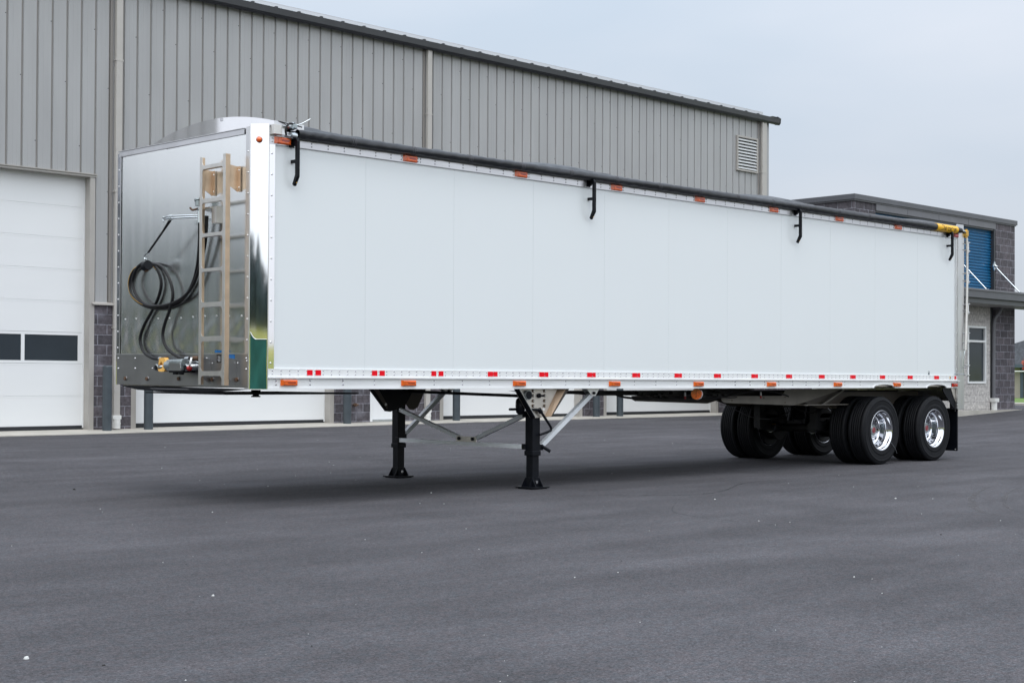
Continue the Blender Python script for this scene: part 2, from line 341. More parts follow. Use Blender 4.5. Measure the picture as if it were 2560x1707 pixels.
    def build(s, name, parent=None, label=None, origin=None, recalc=False):
        xs = list(zip(*s.v)); c = V([(min(a) + max(a)) / 2 for a in xs]) if origin is None else V(origin)
        me = bpy.data.meshes.new(name)
        me.from_pydata([(V(p) - c)[:] for p in s.v], [], s.f)
        for m in s.mats: me.materials.append(m)
        me.polygons.foreach_set('material_index', s.mi); me.polygons.foreach_set('use_smooth', s.sm); me.update()
        if recalc:
            b = bmesh.new(); b.from_mesh(me); bmesh.ops.recalc_face_normals(b, faces=b.faces); b.to_mesh(me); b.free()
        o = bpy.data.objects.new(name, me); COL.objects.link(o)
        WLOC[o] = c.copy()
        if parent is not None: o.parent = parent; o.location = c - WLOC[parent]
        else: o.location = c
        if label: o['label'] = label
        return o
WLOC = {}
def thing(name, loc, label, cat, group=None):
    o = bpy.data.objects.new(name, None); COL.objects.link(o); o.location = loc; o.empty_display_size = 0.2
    WLOC[o] = V(loc); o['label'] = label; o['category'] = cat
    if group: o['group'] = group
    return o
def tag(o, label, cat, group=None):
    o['label'] = label; o['category'] = cat
    if group: o['group'] = group
    return o
def struct(o, kind='structure'): o['kind'] = kind; return o
def text_mesh(body, size, fn, m, shear=0.0, bold=0.0):
    """writing as a mesh: fn maps flat text coordinates to world"""
    cu = bpy.data.curves.new('txt', 'FONT'); cu.body = body; cu.size = size; cu.shear = shear; cu.offset = bold; cu.align_x = 'CENTER'; cu.align_y = 'CENTER'
    cu.resolution_u = 3
    o = bpy.data.objects.new('txt', cu); COL.objects.link(o)
    dg = bpy.context.evaluated_depsgraph_get(); dg.update()
    me = bpy.data.meshes.new_from_object(o.evaluated_get(dg))
    vs = [fn(v.co.x, v.co.y) for v in me.vertices]; fs = [tuple(p.vertices) for p in me.polygons]
    bpy.data.objects.remove(o); bpy.data.curves.remove(cu); bpy.data.meshes.remove(me)
    return vs, fs

def lerp(x, xs, ys):
    if x <= xs[0]: return ys[0]
    for i in range(len(xs) - 1):
        if x <= xs[i + 1]: return ys[i] + (ys[i + 1] - ys[i]) * (x - xs[i]) / (xs[i + 1] - xs[i])
    return ys[-1]

YB = 16.1
def zbase(x): return lerp(x, [-9, 4.6, 6.4, 10.7, 27.6, 33], [.15, .170, .170, .190, .242, .30])
def zedge(x): return lerp(x, [-9, 3, 6, 10.5, 16, 21.5, 27, 33], [.10, .100, .103, .125, .155, .172, .18, .2])
YE = 15.15
def gz(x, y):
    e = zedge(x)
    a = 0 if y < 3.6 else e * min(1, (y - 3.6) / (YE - 3.6)) ** 1.15
    t = max(0, min(1, (x - 16) / 17.8)); b = 0.405 * t * t
    if x > 34: b = 0.405 - 0.05 * min(1, (x - 34) / 10)
    return max(a, b)

# ------------------------------------------------------------------ ground
g = MB()
xs = [-45, -30, -20, -12] + [-8 + i for i in range(0, 45)] + [38, 40, 42, 44]
ys = [-42, -30, -20, -12, -6, 0, 3.6] + [5 + i for i in range(0, 10)] + [YE]
vs = [(x, y, gz(x, y)) for y in ys for x in xs]; nx = len(xs)
g.add(vs, [(j * nx + i, j * nx + i + 1, (j + 1) * nx + i + 1, (j + 1) * nx + i) for j in range(len(ys) - 1) for i in range(nx - 1)], ASPH, True)
# yard continues past both ends of the building
for xa, xb in ((-45, -7.1), (31, 44)):
    n = 6; xx = [xa + (xb - xa) * i / n for i in range(n + 1)]
    yy = [YE, 22, 40, 60]
    vs = [(x, y, gz(x, YE)) for y in yy for x in xx]
    g.add(vs, [(j * (n + 1) + i, j * (n + 1) + i + 1, (j + 1) * (n + 1) + i + 1, (j + 1) * (n + 1) + i) for j in range(3) for i in range(n)], ASPH, True)
struct(g.build('asphalt_yard', origin=(0, 0, 0)))

g = MB()
def terr(x, y):
    far = 0
    if y > 60 and x < 0 and x > -45: return .1 + min(1, (y - 60) / 14) * 2.0
    if y < -42: far = min(1, (-42 - y) / 60) * 4.2 + min(1, max(0, -102 - y) / 300) * 6
    if x < -45: far = max(far, min(1, (-45 - x) / 55) * 5.6 + min(1, max(0, -105 - x) / 300) * 6)
    if far > 0: return 0.02 + far
    if x >= 44.4: return 0.36 - min(1, (x - 44.4) / 50) * 0.45
    if y > 60: return 0.1
    return -0.3
tx = [-900, -400, -250, -180, -140, -120, -105, -90, -75, -60, -50, -45.01, -45, -20, 0, 20, 44.39, 44.4, 50, 60, 75, 95, 140, 250, 500, 900]
ty = [-900, -400, -250, -180, -140, -120, -105, -90, -75, -60, -50, -42.01, -42, -20, 0, 20, 40, 60, 60.01, 90, 140, 250, 500, 900]
vs = [(x, y, terr(x, y)) for y in ty for x in tx]; nx = len(tx)
g.add(vs, [(j * nx + i, j * nx + i + 1, (j + 1) * nx + i + 1, (j + 1) * nx + i) for j in range(len(ty) - 1) for i in range(nx - 1)], FIELD, True)
struct(g.build('ground', origin=(0, 0, 0)))

g = MB()   # sidewalk and lawn by the far house
g.box((44.0, -42, -0.2), (45.6, 60, 0.43), CONC, 0.01)
struct(g.build('sidewalk'))
g = MB()
def lawn(u, v):
    x = 45.6 + u * 50; y = -40 + v * 100; return (x, y, 0.40 - u * 0.40 + 0.01)
g.grid(lawn, 20, 30, GRASS)
struct(g.build('grass_lawn'), 'stuff')

# concrete apron along the building
g = MB()
ax = [-7.0 + i * (38.0 / 24) for i in range(25)]
vs = []; fs = []
for x in ax:
    vs += [(x, YE - 0.02, zedge(x) - 0.15), (x, YE - 0.02, zedge(x) + 0.014), (x, YE + 0.05, zedge(x) + 0.02), (x, YB + 0.45, zbase(x) + 0.004)]
for i in range(24):
    for k in range(3): fs.append((i * 4 + k, (i + 1) * 4 + k, (i + 1) * 4 + k + 1, i * 4 + k + 1))
g.add(vs, fs, CONC)
struct(g.build('concrete_apron'))

# tyre scuffs on the asphalt (thin worn curves, 4 mm above it)
g = MB()
def scuff(pts, w):
    P = []
    n = len(pts)
    pts = [V((p[0], p[1], 0)) for p in pts]
    for i in range(n - 1):
        p0 = pts[max(0, i - 1)]; p1 = pts[i]; p2 = pts[i + 1]; p3 = pts[min(n - 1, i + 2)]
        for k in range(8):
            t = k / 8; P.append(0.5 * ((2 * p1) + (p2 - p0) * t + (2 * p0 - 5 * p1 + 4 * p2 - p3) * t * t + (3 * p1 - p0 - 3 * p2 + p3) * t ** 3))
    vs = []; fs = []
    for i in range(len(P)):
        d = (P[min(i + 1, len(P) - 1)] - P[max(0, i - 1)]).normalized(); s_ = V((-d.y, d.x, 0)); ww = w * math.sin(math.pi * (i + .3) / len(P)) * random.uniform(.6, 1.1)
        for q in (-1, 1):
            p = P[i] + s_ * ww * q; vs.append((p.x, p.y, gz(p.x, p.y) + 0.004))
    for i in range(len(P) - 1): fs.append((2 * i, 2 * i + 2, 2 * i + 3, 2 * i + 1))
    g.add(vs, fs, TYREMARK)
scuff([(3.0, -0.9), (3.53, -0.97), (4.01, -1.38), (4.58, -1.68), (5.33, -1.5), (6.33, -1.0), (7.3, -0.9)], 0.035)
scuff([(4.18, -1.79), (2.93, -2.68), (2.60, -3.13), (2.49, -3.72), (2.6, -4.58), (3.82, -5.77)], 0.010)
def dust(pts, w, m_):
    global TYREMARK
    keep = TYREMARK; TYREMARK = m_; scuff(pts, w); TYREMARK = keep
DUST = mat('dusty_asphalt', (0.105, 0.100, 0.100), 0.95, var=0.2, vscale=9); faded(DUST, 7, .40, .70, .55)
dust([(8.2, -3.3), (7.3, -3.6), (6.4, -4.01), (5.44, -4.55), (4.91, -5.0), (4.74, -5.42)], .05, DUST)
dust([(8.52, -3.56), (7.74, -3.78), (6.68, -4.24), (5.7, -4.78), (5.26, -5.16)], .035, DUST)
struct(g.build('tyre_marks', origin=(0, 0, 0)))

# crumbs of stone lying on the asphalt
g = MB()
def crumb(x, y, r, m):
    z = gz(x, y); k = []
    for i in range(7):
        a = 2 * math.pi * i / 7; k.append((x + math.cos(a) * r * random.uniform(.7, 1.2), y + math.sin(a) * r * random.uniform(.6, 1.1)))
    vs = [(a, b, z) for a, b in k] + [(x + (a - x) * .6, y + (b - y) * .6, z + r * random.uniform(.6, 1.0)) for a, b in k]
    g.add(vs, [(i, (i + 1) % 7, 7 + (i + 1) % 7, 7 + i) for i in range(7)] + [tuple(range(7, 14))], m)
for x, y, r in [(-5.03, -5.47, .013), (-3.39, -4.43, .009), (2.49, .42, .010), (-.57, .05, .007), (4.23, -2.2, .010), (5.81, -3.43, .012), (2.67, -3.91, .007), (-1.25, -5.32, .006), (.12, -6.53, .007)]:
    crumb(x, y, r, STONE)
for x, y, r in [(-4.85, -5.85, .009), (-.28, 3.38, .018), (2.86, -5.62, .011), (-3.9, -6.1, .006)]: crumb(x, y, r, COAL)
for i in range(120):
    t = random.random() ** 1.4; dd = 5 + 24 * t; aa = random.uniform(-.36, .36) + .77
    x = -7.98 + math.sin(aa) * dd; y = -11.68 + math.cos(aa) * dd
    if y < 15: crumb(x, y, random.uniform(.0018, .0040) * (1 + t * 1.3), STONE if random.random() < .72 else COAL)
o = g.build('loose_stones', origin=(0, 0, 0)); struct(o, 'stuff')

# ------------------------------------------------------------------ main building
bld = thing('warehouse', (10.7, YB, .19), 'large grey ribbed metal warehouse with white overhead doors behind the trailer', 'building')
XL, XR = -7.0, 30.6
EAVE = 9.70
openings = [(-5.1, 0.2), (1.33, 6.515), (7.62, 12.80), (16.424, 21.56), (22.69, 27.80)]
HEAD = 5.47; WAIN = 2.83
def wall_strips(z0, z1, gaps):
    out = []; x = XL
    for a, b in gaps:
        out.append((x, a)); x = b
    out.append((x, XR)); return [(a, b, z0, z1) for a, b in out]
w = MB()
PIT = 0.324; X0R = 8.261 - 60 * PIT
def ribbed(x0, x1, z0, z1):
    prof = [(x0, 0)]
    k = math.ceil((x0 + .02 - X0R) / PIT)
    while X0R + k * PIT < x1 - .04:
        c = X0R + k * PIT
        if c - .03 > x0: prof += [(c - .030, 0), (c - .018, .030), (c + .012, .030), (c + .024, 0), ]
        # two faint stiffening swages between ribs
        for d in (.115, .205):
            if c + d + .02 < x1: prof += [(c + d, 0), (c + d + .006, .003), (c + d + .012, 0)]
        k += 1
    prof.append((x1, 0))
    vs = [(x, YB + y, z) for z in (z0, z1) for x, y in prof]; n = len(prof)
    for i in range(n - 1):
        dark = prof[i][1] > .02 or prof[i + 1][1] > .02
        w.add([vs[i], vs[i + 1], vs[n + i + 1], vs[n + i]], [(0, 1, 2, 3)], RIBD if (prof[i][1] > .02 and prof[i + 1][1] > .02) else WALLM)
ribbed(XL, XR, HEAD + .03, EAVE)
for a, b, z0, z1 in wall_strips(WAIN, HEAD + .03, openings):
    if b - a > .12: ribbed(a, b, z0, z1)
# fasteners on the girt lines
for k in range(0, 125):
    c = X0R + k * PIT - .042
    if not (XL < c < XR): continue
    for j, z in enumerate((6.1, 7.4, 8.6, 9.3)):
        if (k + j) % 3 == 0 and z < EAVE - .1: w.rivet((c, YB - .001, z), (0, -1, 0), .011, GUTT)
    for z in (3.4, 4.3, 5.2):
        if not any(a - .1 < c < b + .1 for a, b in openings) and k % 2 == 0: w.rivet((c, YB - .001, z), (0, -1, 0), .011, GUTT)
w.build('ribbed_wall', bld)
e = MB()   # side and rear walls
e.box((XR - .1, YB + .06, .1), (XR, YB + 24, EAVE), WALLM); e.box((XL, YB + .06, .05), (XL + .1, YB + 24, EAVE), WALLM); e.box((XL + .1, YB + 23.9, .1), (XR - .1, YB + 24, EAVE), WALLM)
e.prism([(XR - .1, YB + .06, EAVE + .002), (XR - .1, YB + 24, EAVE + .002), (XR - .1, YB + 12, EAVE + 1)], (.1, 0, 0), WALLM)
e.prism([(XL, YB + .06, EAVE + .002), (XL, YB + 24, EAVE + .002), (XL, YB + 12, EAVE + 1)], (.1, 0, 0), WALLM)
e.build('end_wall', bld)
r_ = MB()
r_.prism([(XL - .15, YB - .05, EAVE + .16), (XL - .15, YB + 12, EAVE + 1.16), (XL - .15, YB + 24.1, EAVE + .16), (XL - .15, YB + 24.1, EAVE + .10), (XL - .15, YB + 12, EAVE + 1.09), (XL - .15, YB - .05, EAVE + .09)], (XR - XL + .3, 0, 0), ROOFM)
for k in range(int((XR - XL) / .648)):
    x = XL + .1 + k * .648
    r_.prism([(x, YB - .05, EAVE + .162), (x, YB + 12, EAVE + 1.162), (x, YB + 12, EAVE + 1.215), (x, YB - .05, EAVE + .215)], (.03, 0, 0), ROOFM)
r_.build('roof', bld)
c = MB()   # blockwork base with the pipe outlet wall pieces
for a, b in ((XL, -5.2), (.31, 1.22), (6.624, 7.516), (12.93, 14.03), (15.03, 16.321), (21.712, 22.585), (27.954, XR)):
    c = MB(); c.box((a, YB - .025, .0), (b, YB + .3, WAIN - .02), CMU); c.build('block_wainscot', bld)
c = MB()
for a, b in ((XL, -5.2), (.31, 1.22), (6.57, 7.53), (12.90, 16.34), (21.69, 22.62), (27.93, XR)):
    c = MB(); c.prism([(a, YB - .09, WAIN - .02), (a, YB + .02, WAIN + .03), (a, YB + .02, WAIN - .02)], (b - a, 0, 0), WALLT)
    c.box((a, YB - .095, WAIN - .045), (b, YB - .085, WAIN - .015), WALLT); c.build('wainscot_flashing', bld)
c = MB()   # door jambs and head trim
for a, b in openings:
    c = MB()
    c.box((a - .115, YB - .035, .0), (a, YB + .22, HEAD), WALLT); c.box((b, YB - .035, .0), (b + .115, YB + .22, HEAD), WALLT)
    c.box((a - .14, YB - .05, HEAD), (b + .14, YB + .22, HEAD + .055), WALLT)
    c.box((a - .14, YB - .075, HEAD + .045), (b + .14, YB - .052, HEAD + .065), WALLT)
    c.build('door_trim', bld)
def overhead_door(a, b):
    yd = YB + .20; d = MB(); n = 8; z0 = zbase((a + b) / 2) + .03
    zs = [.262, .875, 1.545, 2.20, 2.852, 3.52, 4.18, 4.84, HEAD + .02]
    for i in range(8):
        lo = zs[i] if i else z0; hi = zs[i + 1]
        if i == 2:
            # glazed section: frame members only round the panes
            continue
        d.box((a + .002, yd, lo + .002), (b - .002, yd + .05, hi - .002), DOORW)
        d.box((a + .003, yd + .018, hi - .003), (b - .003, yd + .04, hi + .003), DOORW) if i not in (1,) else None
        d.box((a + .002, yd - .002, hi - .035), (b - .002, yd, hi - .012), DOORW)
    lo, hi = zs[2], zs[3]
    W_ = b - a; npane = 4; m_ = .13; gp = .075; pw = (W_ - 2 * m_ - (npane - 1) * gp) / npane
    d.box((a + .002, yd, lo + .004), (b - .002, yd + .05, lo + .06), DOORW); d.box((a + .002, yd, hi - .06), (b - .002, yd + .05, hi - .004), DOORW)
    x = a + .002
    for i in range(npane + 1):
        x2 = a + m_ + i * (pw + gp) if i < npane else b - .002
        x1 = a + m_ + (i - 1) * (pw + gp) + pw if i else a + .002
        d.box((x1, yd, lo + .06), (x2, yd + .05, hi - .06), DOORW)
    for sx in (a + .001, b - .03): d.box((sx, yd - .02, z0), (sx + .029, yd - .001, HEAD), DOORW)
    o = d.build('overhead_door', bld)
    s_ = MB(); s_.box((a + .01, yd - .012, z0 - .06), (b - .01, yd + .045, z0 + .05), SEAL); s_.build('bottom_seal', o)
    for i in range(npane):
        p = MB(); x1 = a + m_ + i * (pw + gp); p.box((x1, yd + .012, lo + .06), (x1 + pw, yd + .02, hi - .06), PANE); p.build('window_pane', o)
for a, b in openings: overhead_door(a, b)
d = MB(); d.box((14.03, YB - .03, .2), (14.10, YB + .1, 2.45), DOORW); d.box((14.97, YB - .03, .2), (15.03, YB + .1, 2.45), DOORW); d.box((14.10, YB - .03, 2.38), (14.97, YB + .1, 2.45), DOORW)
d.box((14.102, YB, .25), (14.968, YB + .05, 2.378), DOORW); d.box((14.10, YB - .04, .2), (14.97, YB + .02, .245), ZINC)
pd = d.build('entry_door', bld)
h_ = MB(); h_.cyl((14.2, YB, 1.2), (14.2, YB - .06, 1.2), .02, ZINC); h_.cyl((14.2, YB - .06, 1.2), (14.32, YB - .06, 1.2), .012, ZINC); h_.build('door_handle', pd)
p = MB(); p.cyl((14.03 - .52, YB - .02, .62), (14.03 - .52, YB - .16, .62), .028, RUST); p.cyl((14.03 - .52, YB - .11, .66), (14.03 - .52, YB - .11, .58), .035, RUST); p.cyl((13.44, YB - .13, .625), (13.58, YB - .13, .625), .02, RUST)
p.build('pipe_stub', bld, 'rusty orange pipe stub in the block wall')
gt = MB()
XG = XR + .32
gt.prism([(XL - .2, YB - .005, EAVE - .02), (XL - .2, YB - .16, EAVE - .055), (XL - .2, YB - .21, EAVE + .0), (XL - .2, YB - .225, EAVE + .145), (XL - .2, YB - .19, EAVE + .152), (XL - .2, YB - .18, EAVE + .09), (XL - .2, YB - .005, EAVE + .09)], (XG - XL + .2, 0, 0), GUTT)
gt.prism([(XG, YB + .0, EAVE - .03), (XG, YB - .165, EAVE - .062), (XG, YB - .22, EAVE), (XG, YB - .235, EAVE + .15), (XG, YB - .12, EAVE + .23), (XG, YB + .05, EAVE + .23)], (.035, 0, 0), GUTT)
gt.box((XG - .25, YB - .1, EAVE + .2), (XG, YB + .03, EAVE + .22), GUTT)
gt.build('gutter', bld)
sg = MB()
for dz, rr in ((.20, .018), (.325, .012)): sg.cyl((XL, YB - .02 + dz * .3, EAVE + dz), (XR - .25, YB - .02 + dz * .3, EAVE + dz), rr, ROOFM, 6)
sg.box((XL, YB + .05, EAVE + .19), (XR - .25, YB + .065, EAVE + .31), ROOFM)
x = 15.06 - 38 * .648
while x < XR - .4:
    if x > XL:
        sg.box((x - .03, YB - .06, EAVE + .16), (x + .03, YB + .02, EAVE + .225), GUTT); sg.box((x + .14, YB - .05, EAVE + .16), (x + .19, YB + .02, EAVE + .21), ZINC); sg.box((x - .2, YB - .05, EAVE + .16), (x - .17, YB + .02, EAVE + .215), ZINC)
    x += .648
sg.build('snow_guard_rail', bld)
def downspout(x0, x1, nm='downspout'):
    d = MB(); zb = zbase(x0)
    d.box((x0, YB - .125, zb + .24), (x1, YB - .028, EAVE - .02), DOWN, .012)
    d.box((x1 + .001, YB - .03, WAIN + .03), (x1 + .02, YB - .0, EAVE - .03), DOWN)
    for z in (2.3, 5.2, 8.0): d.box((x0 - .018, YB - .13, z), (x1 + .018, YB - .027, z + .03), DOWN)
    o = d.build(nm, bld)
    b = MB(); xc = (x0 + x1) / 2
    b.box((x0 - .03, YB - .15, zb + .20), (x1 + .02, YB - .03, zb + .285), PVC, .01); b.cyl((xc, YB - .09, zb + .0), (xc, YB - .09, zb + .20), .088, PVC, 20); b.cyl((xc, YB - .09, zb + .1), (xc, YB - .09, zb + .13), .095, PVC, 20)
    b.build('pipe_boot', o)
for a, b in ((-1.6, -1.45), (7.05, 7.20), (15.77, 15.91), (30.09, 30.33)): downspout(a, b)
# dark strips beside the downspouts: wall joints and painted downspout shade
for x in (6.965, 15.70, 30.0): j = MB(); j.box((x, YB - .012, WAIN + .03), (x + .06, YB + .03, EAVE - .03), RIBD); j.build('joint_shade_strip', bld)
lv = MB(); x0, x1, z0, z1 = 28.87, 29.87, 8.01, 9.03
for a, b in (((x0 - .05, YB - .07, z0 - .05), (x0, YB - .0, z1 + .05)), ((x1, YB - .07, z0 - .05), (x1 + .05, YB, z1 + .05)), ((x0, YB - .07, z1), (x1, YB, z1 + .05)), ((x0, YB - .07, z0 - .05), (x1, YB, z0))): lv.box(a, b, WALLT)
lv.box((x0, YB - .012, z0), (x1, YB - .004, z1), GUTT)
for i in range(10):
    z = z0 + .02 + i * .1
    lv.prism([(x0, YB - .065, z), (x0, YB - .015, z + .065), (x0, YB - .015, z + .075), (x0, YB - .07, z + .012)], (x1 - x0, 0, 0), LOUV)
lv.build('louvre_vent', bld)

# bollards
def bollard(x, y, h, label):
    z = zbase(x) - .02; m = MB(); r = .098
    m.cyl((x, y, z - .05), (x, y, z + h - .03), r, BOLL, 28); m.lathe([(r, h - .03), (r * .9, h - .008), (r * .5, h), (0.001, h + .004)], (x, y, z), (0, 0, 1), BOLL, 28)
    o = m.build('bollard', origin=(x, y, z)); tag(o, label, 'bollard', 'slate grey steel bollards along the warehouse wall')
BY = YB - .32
bollard(6.79, BY, 1.36, 'slate grey bollard left of the white-booted downspout, standing clear of the trailer')
bollard(7.76, BY, 1.36, 'slate grey bollard seen below the front plate of the trailer')
bollard(13.10, BY, 1.36, 'slate grey bollard before the block wall with the rusty pipe stub')
bollard(16.62, BY, 1.36, 'slate grey bollard between the two landing legs, where the braces cross')
bollard(21.95, BY, 1.36, 'slate grey bollard before blocks, just left of the bright rear leg brace end')
bollard(22.95, BY, 1.36, 'slate grey bollard at the left edge of the overhead door farthest right')

# ------------------------------------------------------------------ block office
YT = 9.153
off = thing('office_building', (29.2, YT, .35), 'dark block office with blue corrugated siding and grey canopy behind the trailer rear', 'building')
m = MB(); m.box((24.75, YT, 0), (25.8, YT + 3.2, 6.08), CMU); m.box((32.48, YT - .02, .1), (33.70, YT + 3.2, 6.08), CMU); m.box((25.8, YT + 3.0, 0), (32.48, YT + 3.2, 6.08), CMU)
m.build('block_wall', off)
m = MB(); m.box((24.66, YT - .08, 6.065), (33.76, YT + 3.28, 6.20), FASC); m.box((24.70, YT - .05, 6.03), (33.73, YT + 3.25, 6.063), FASL); m.build('parapet_cap', off)
m = MB(); m.box((25.802, YT - .03, 5.85), (32.478, YT + .2, 6.028), FASL)
for x in (27.4, 29.1, 30.8): m.box((x, YT - .033, 5.852), (x + .012, YT - .031, 6.026), GUTT)
m.build('metal_panel_band', off)
m = MB()
z = 3.9; pr = []
while z < 5.84: pr += [(0, z), (.035, z + .03), (.035, z + .045), (0, z + .072)]; z += .088
vs = [(x, YT + .12 - y, zz) for x in (25.80, 32.40) for y, zz in pr]; n = len(pr)
m.add(vs, [(i, n + i, n + i + 1, i + 1) for i in range(n - 1)], BLUE)
m.build('blue_siding', off)
m = MB(); m.box((32.40, YT - .01, 3.86), (32.478, YT + .2, 5.85), GUTT); m.box((25.8, YT + .0, 5.80), (32.4, YT + .2, 5.848), GUTT); m.build('siding_trim', off)
m = MB(); m.box((25.8, YT + .02, 0.1), (30.83, YT + .25, 3.6), CMUL); m.box((31.93, YT + .02, .1), (32.22, YT + .25, 3.6), CMUL); m.box((30.83, YT + .02, .1), (31.93, YT + .25, 1.20), CMUL); m.box((30.83, YT + .02, 2.90), (31.93, YT + .25, 3.6), CMUL)
m.build('beige_block_wall', off)
m = MB(); m.box((32.22, YT + .06, .1), (32.478, YT + .2, 3.6), GUTT); m.build('dark_wall_panel', off)
m = MB(); X1, X2, Z1, Z2 = 30.83, 31.93, 1.20, 2.90
for a, b in (((X1, YT - .01, Z1), (X1 + .06, YT + .1, Z2)), ((X2 - .06, YT - .01, Z1), (X2, YT + .1, Z2)), ((X1 + .06, YT - .01, Z2 - .06), (X2 - .06, YT + .1, Z2)), ((X1 + .06, YT - .01, Z1), (X2 - .06, YT + .1, Z1 + .06)), ((X1 + .06, YT - .01, 2.42), (X2 - .06, YT + .1, 2.48))): m.box(a, b, DOORW)
wn = m.build('window', off)
for a, b in ((Z1 + .06, 2.42), (2.48, Z2 - .06)):
    m = MB(); m.box((X1 + .06, YT + .05, a), (X2 - .06, YT + .06, b), PANE); m.build('window_pane', wn)
m = MB(); CY = 8.25
m.box((25.9, CY, 3.64), (36.0, YT - .021, 3.88), FASC, .006); m.box((25.9, CY - .03, 3.845), (36.0, CY - .002, 3.90), FASL)
m.box((26.0, CY + .10, 3.50), (35.9, YT - .021, 3.638), FASC); m.box((26.05, CY + .15, 3.485), (35.85, YT - .03, 3.499), SOFF)
m.build('canopy', off)
for x in (30.35, 32.38):
    m = MB(); m.cyl((x, YT - .03, 4.745), (x, CY + .06, 3.90), .018, ZINC, 10)
    m.prism([(x - .10, YT - .045, 4.745), (x, YT - .045, 4.60), (x + .10, YT - .045, 4.745), (x, YT - .045, 4.89)], (0, .03, 0), ZINC); m.cyl((x, YT - .05, 4.745), (x, YT - .12, 4.70), .035, ZINC, 10)
    m.box((x - .04, CY + .02, 3.88), (x + .04, CY + .12, 3.92), ZINC)
    m.build('canopy_rod', off)
m = MB(); m.tube([(32.48, YT - .2, 3.49), (32.46, YT - .16, 3.35), (32.36, YT - .05, 3.15), (32.34, YT - .03, 2.9), (32.34, YT - .03, .72)], .055, FASL, 12); dsp = m.build('downspout', off)
m = MB(); m.cyl((32.34, YT - .04, .40), (32.34, YT - .04, .66), .095, PVC, 18); m.box((32.21, YT - .15, .64), (32.47, YT + .04, .76), PVC, .01); m.build('pipe_boot', dsp)
m = MB(); m.box((25.0, YT - .22, .1), (33.8, YT - .025, .405), CONC); struct(m.build('office_footing'))

# far house
hs = thing('house', (92, 33, -.1), 'low beige house with dark shingled roof at the right edge beyond the lawn', 'house')
m = MB(); m.box((86.9, 30, -.2), (100, 40, 2.38), BEIGE); m.build('wall', hs)
m = MB(); m.prism([(86.2, 29.2, 2.36), (86.2, 40.8, 2.36), (86.2 + 4, 36.5, 4.4), (86.2 + 4, 33.5, 4.4)], (.01, 0, 0), SHING)
vs = [(86.2, 29.2, 2.36), (101, 29.2, 2.36), (101, 40.8, 2.36), (86.2, 40.8, 2.36), (87.8, 35, 4.25), (99.4, 35, 4.25)]
m = MB(); m.add(vs, [(0, 1, 5, 4), (2, 3, 4, 5), (1, 2, 5), (3, 0, 4), (3, 2, 1, 0)], SHING); m.build('roof', hs)
m = MB(); m.box((86.15, 29.1, 2.2), (101, 29.2, 2.42), SLATEB); m.box((86.1, 29.2, 2.2), (86.2, 40.8, 2.42), SLATEB); m.build('fascia', hs)
for y_ in (30.0, 35.0): m = MB(); m.box((86.75, y_, -.1), (86.88, y_ + .22, 2.2), SLATEB); m.build('downspout', hs)
rl = MB(); rl.cyl((80, 34.6, 1.9), (80, 31, 1.9), .03, WHT, 8); rl.cyl((80, 34.6, 0), (80, 34.6, 1.95), .04, WHT, 8); rl.cyl((80, 31, 0), (80, 31, 1.95), .04, WHT, 8)
tag(rl.build('rail_fence'), 'thin white rail standing before the beige house', 'fence')

def foliage(m_, c, R_, H, n, s, mm_, cone=True):
    for i in range(n):
        t = random.random(); a = random.random() * 2 * math.pi
        rr = R_ * ((1 - t) ** .8 if cone else math.sqrt(max(.02, 1 - (2 * t - 1) ** 2))) * random.uniform(.45, 1.05)
        p = V((c[0] + math.cos(a) * rr, c[1] + math.sin(a) * rr, c[2] + t * H))
        u = V((random.gauss(0, 1), random.gauss(0, 1), random.gauss(0, .6))).normalized(); w_ = u.orthogonal().normalized(); q = s * random.uniform(.5, 1.3)
        m_.add([p - u * q, p + w_ * q * .6, p + u * q, p - w_ * q * .6], [(0, 1, 2, 3)], mm_)
rb = thing('red_leaf_shrub', (82.0, 32.35, 0), 'small shrub with red leaves at the right frame edge before the house', 'shrub')
m = MB(); foliage(m, (82.0, 32.30, 1.9), .40, 1.0, 200, .12, REDLEAF, False); m.build('crown', rb)
m = MB(); m.cyl((82, 32.35, 0), (82, 32.35, 1.9), .06, BARK, 8, .03); m.build('trunk', rb)
# belt of woodland behind the viewer and left of the warehouse: seen only in the polished metal
tw = MB()
def wood_tree(x, y, h):
    zt = terr(x, y); R_ = max(2.3, h * random.uniform(.24, .32))
    tw.cyl((x, y, zt), (x, y, zt + h * .4), .25, BARK, 6, .1)
    tw.lathe([(R_ * .95, h * .03), (R_ * 1.05, h * .35), (R_ * .92, h * .62), (R_ * .6, h * .82), (.05, h * .97)], (x, y, zt), (0, 0, 1), LEAF, 7, False)
    foliage(tw, (x, y, zt + h * .05), R_ * 1.25, h, 150, .7, LEAF, random.random() < .6)
for i in range(44): wood_tree(-150 + i * 5 + random.uniform(-2, 2), -106 - random.uniform(0, 10), random.uniform(12, 15))
for i in range(84): wood_tree(-108 - random.uniform(0, 6), -104 + i * 2.5 + random.uniform(-1.2, 1.2), random.uniform(6.0, 8.8) * (1 if i % 3 else .8))
for i in range(46): wood_tree(-108 + i * 2.3 + random.uniform(-1.2, 1.2), 74 + random.uniform(0, 9), random.uniform(10.5, 13))
struct(tw.build('distant_wood', origin=(0, 0, 0)), 'stuff')

# ------------------------------------------------------------------ trailer
T = thing('semi_trailer', (6.7, 1.375, 0), 'long white belt trailer with polished steel nose parked on its landing legs', 'trailer')
WD = 2.75
XE = 13.40                       # rear end of the side panels
ZRB, ZRT, ZPT = 1.165, 1.366, 3.564
def ztop(x): return 3.564 + .0028 * x        # top rail rises a touch to the rear
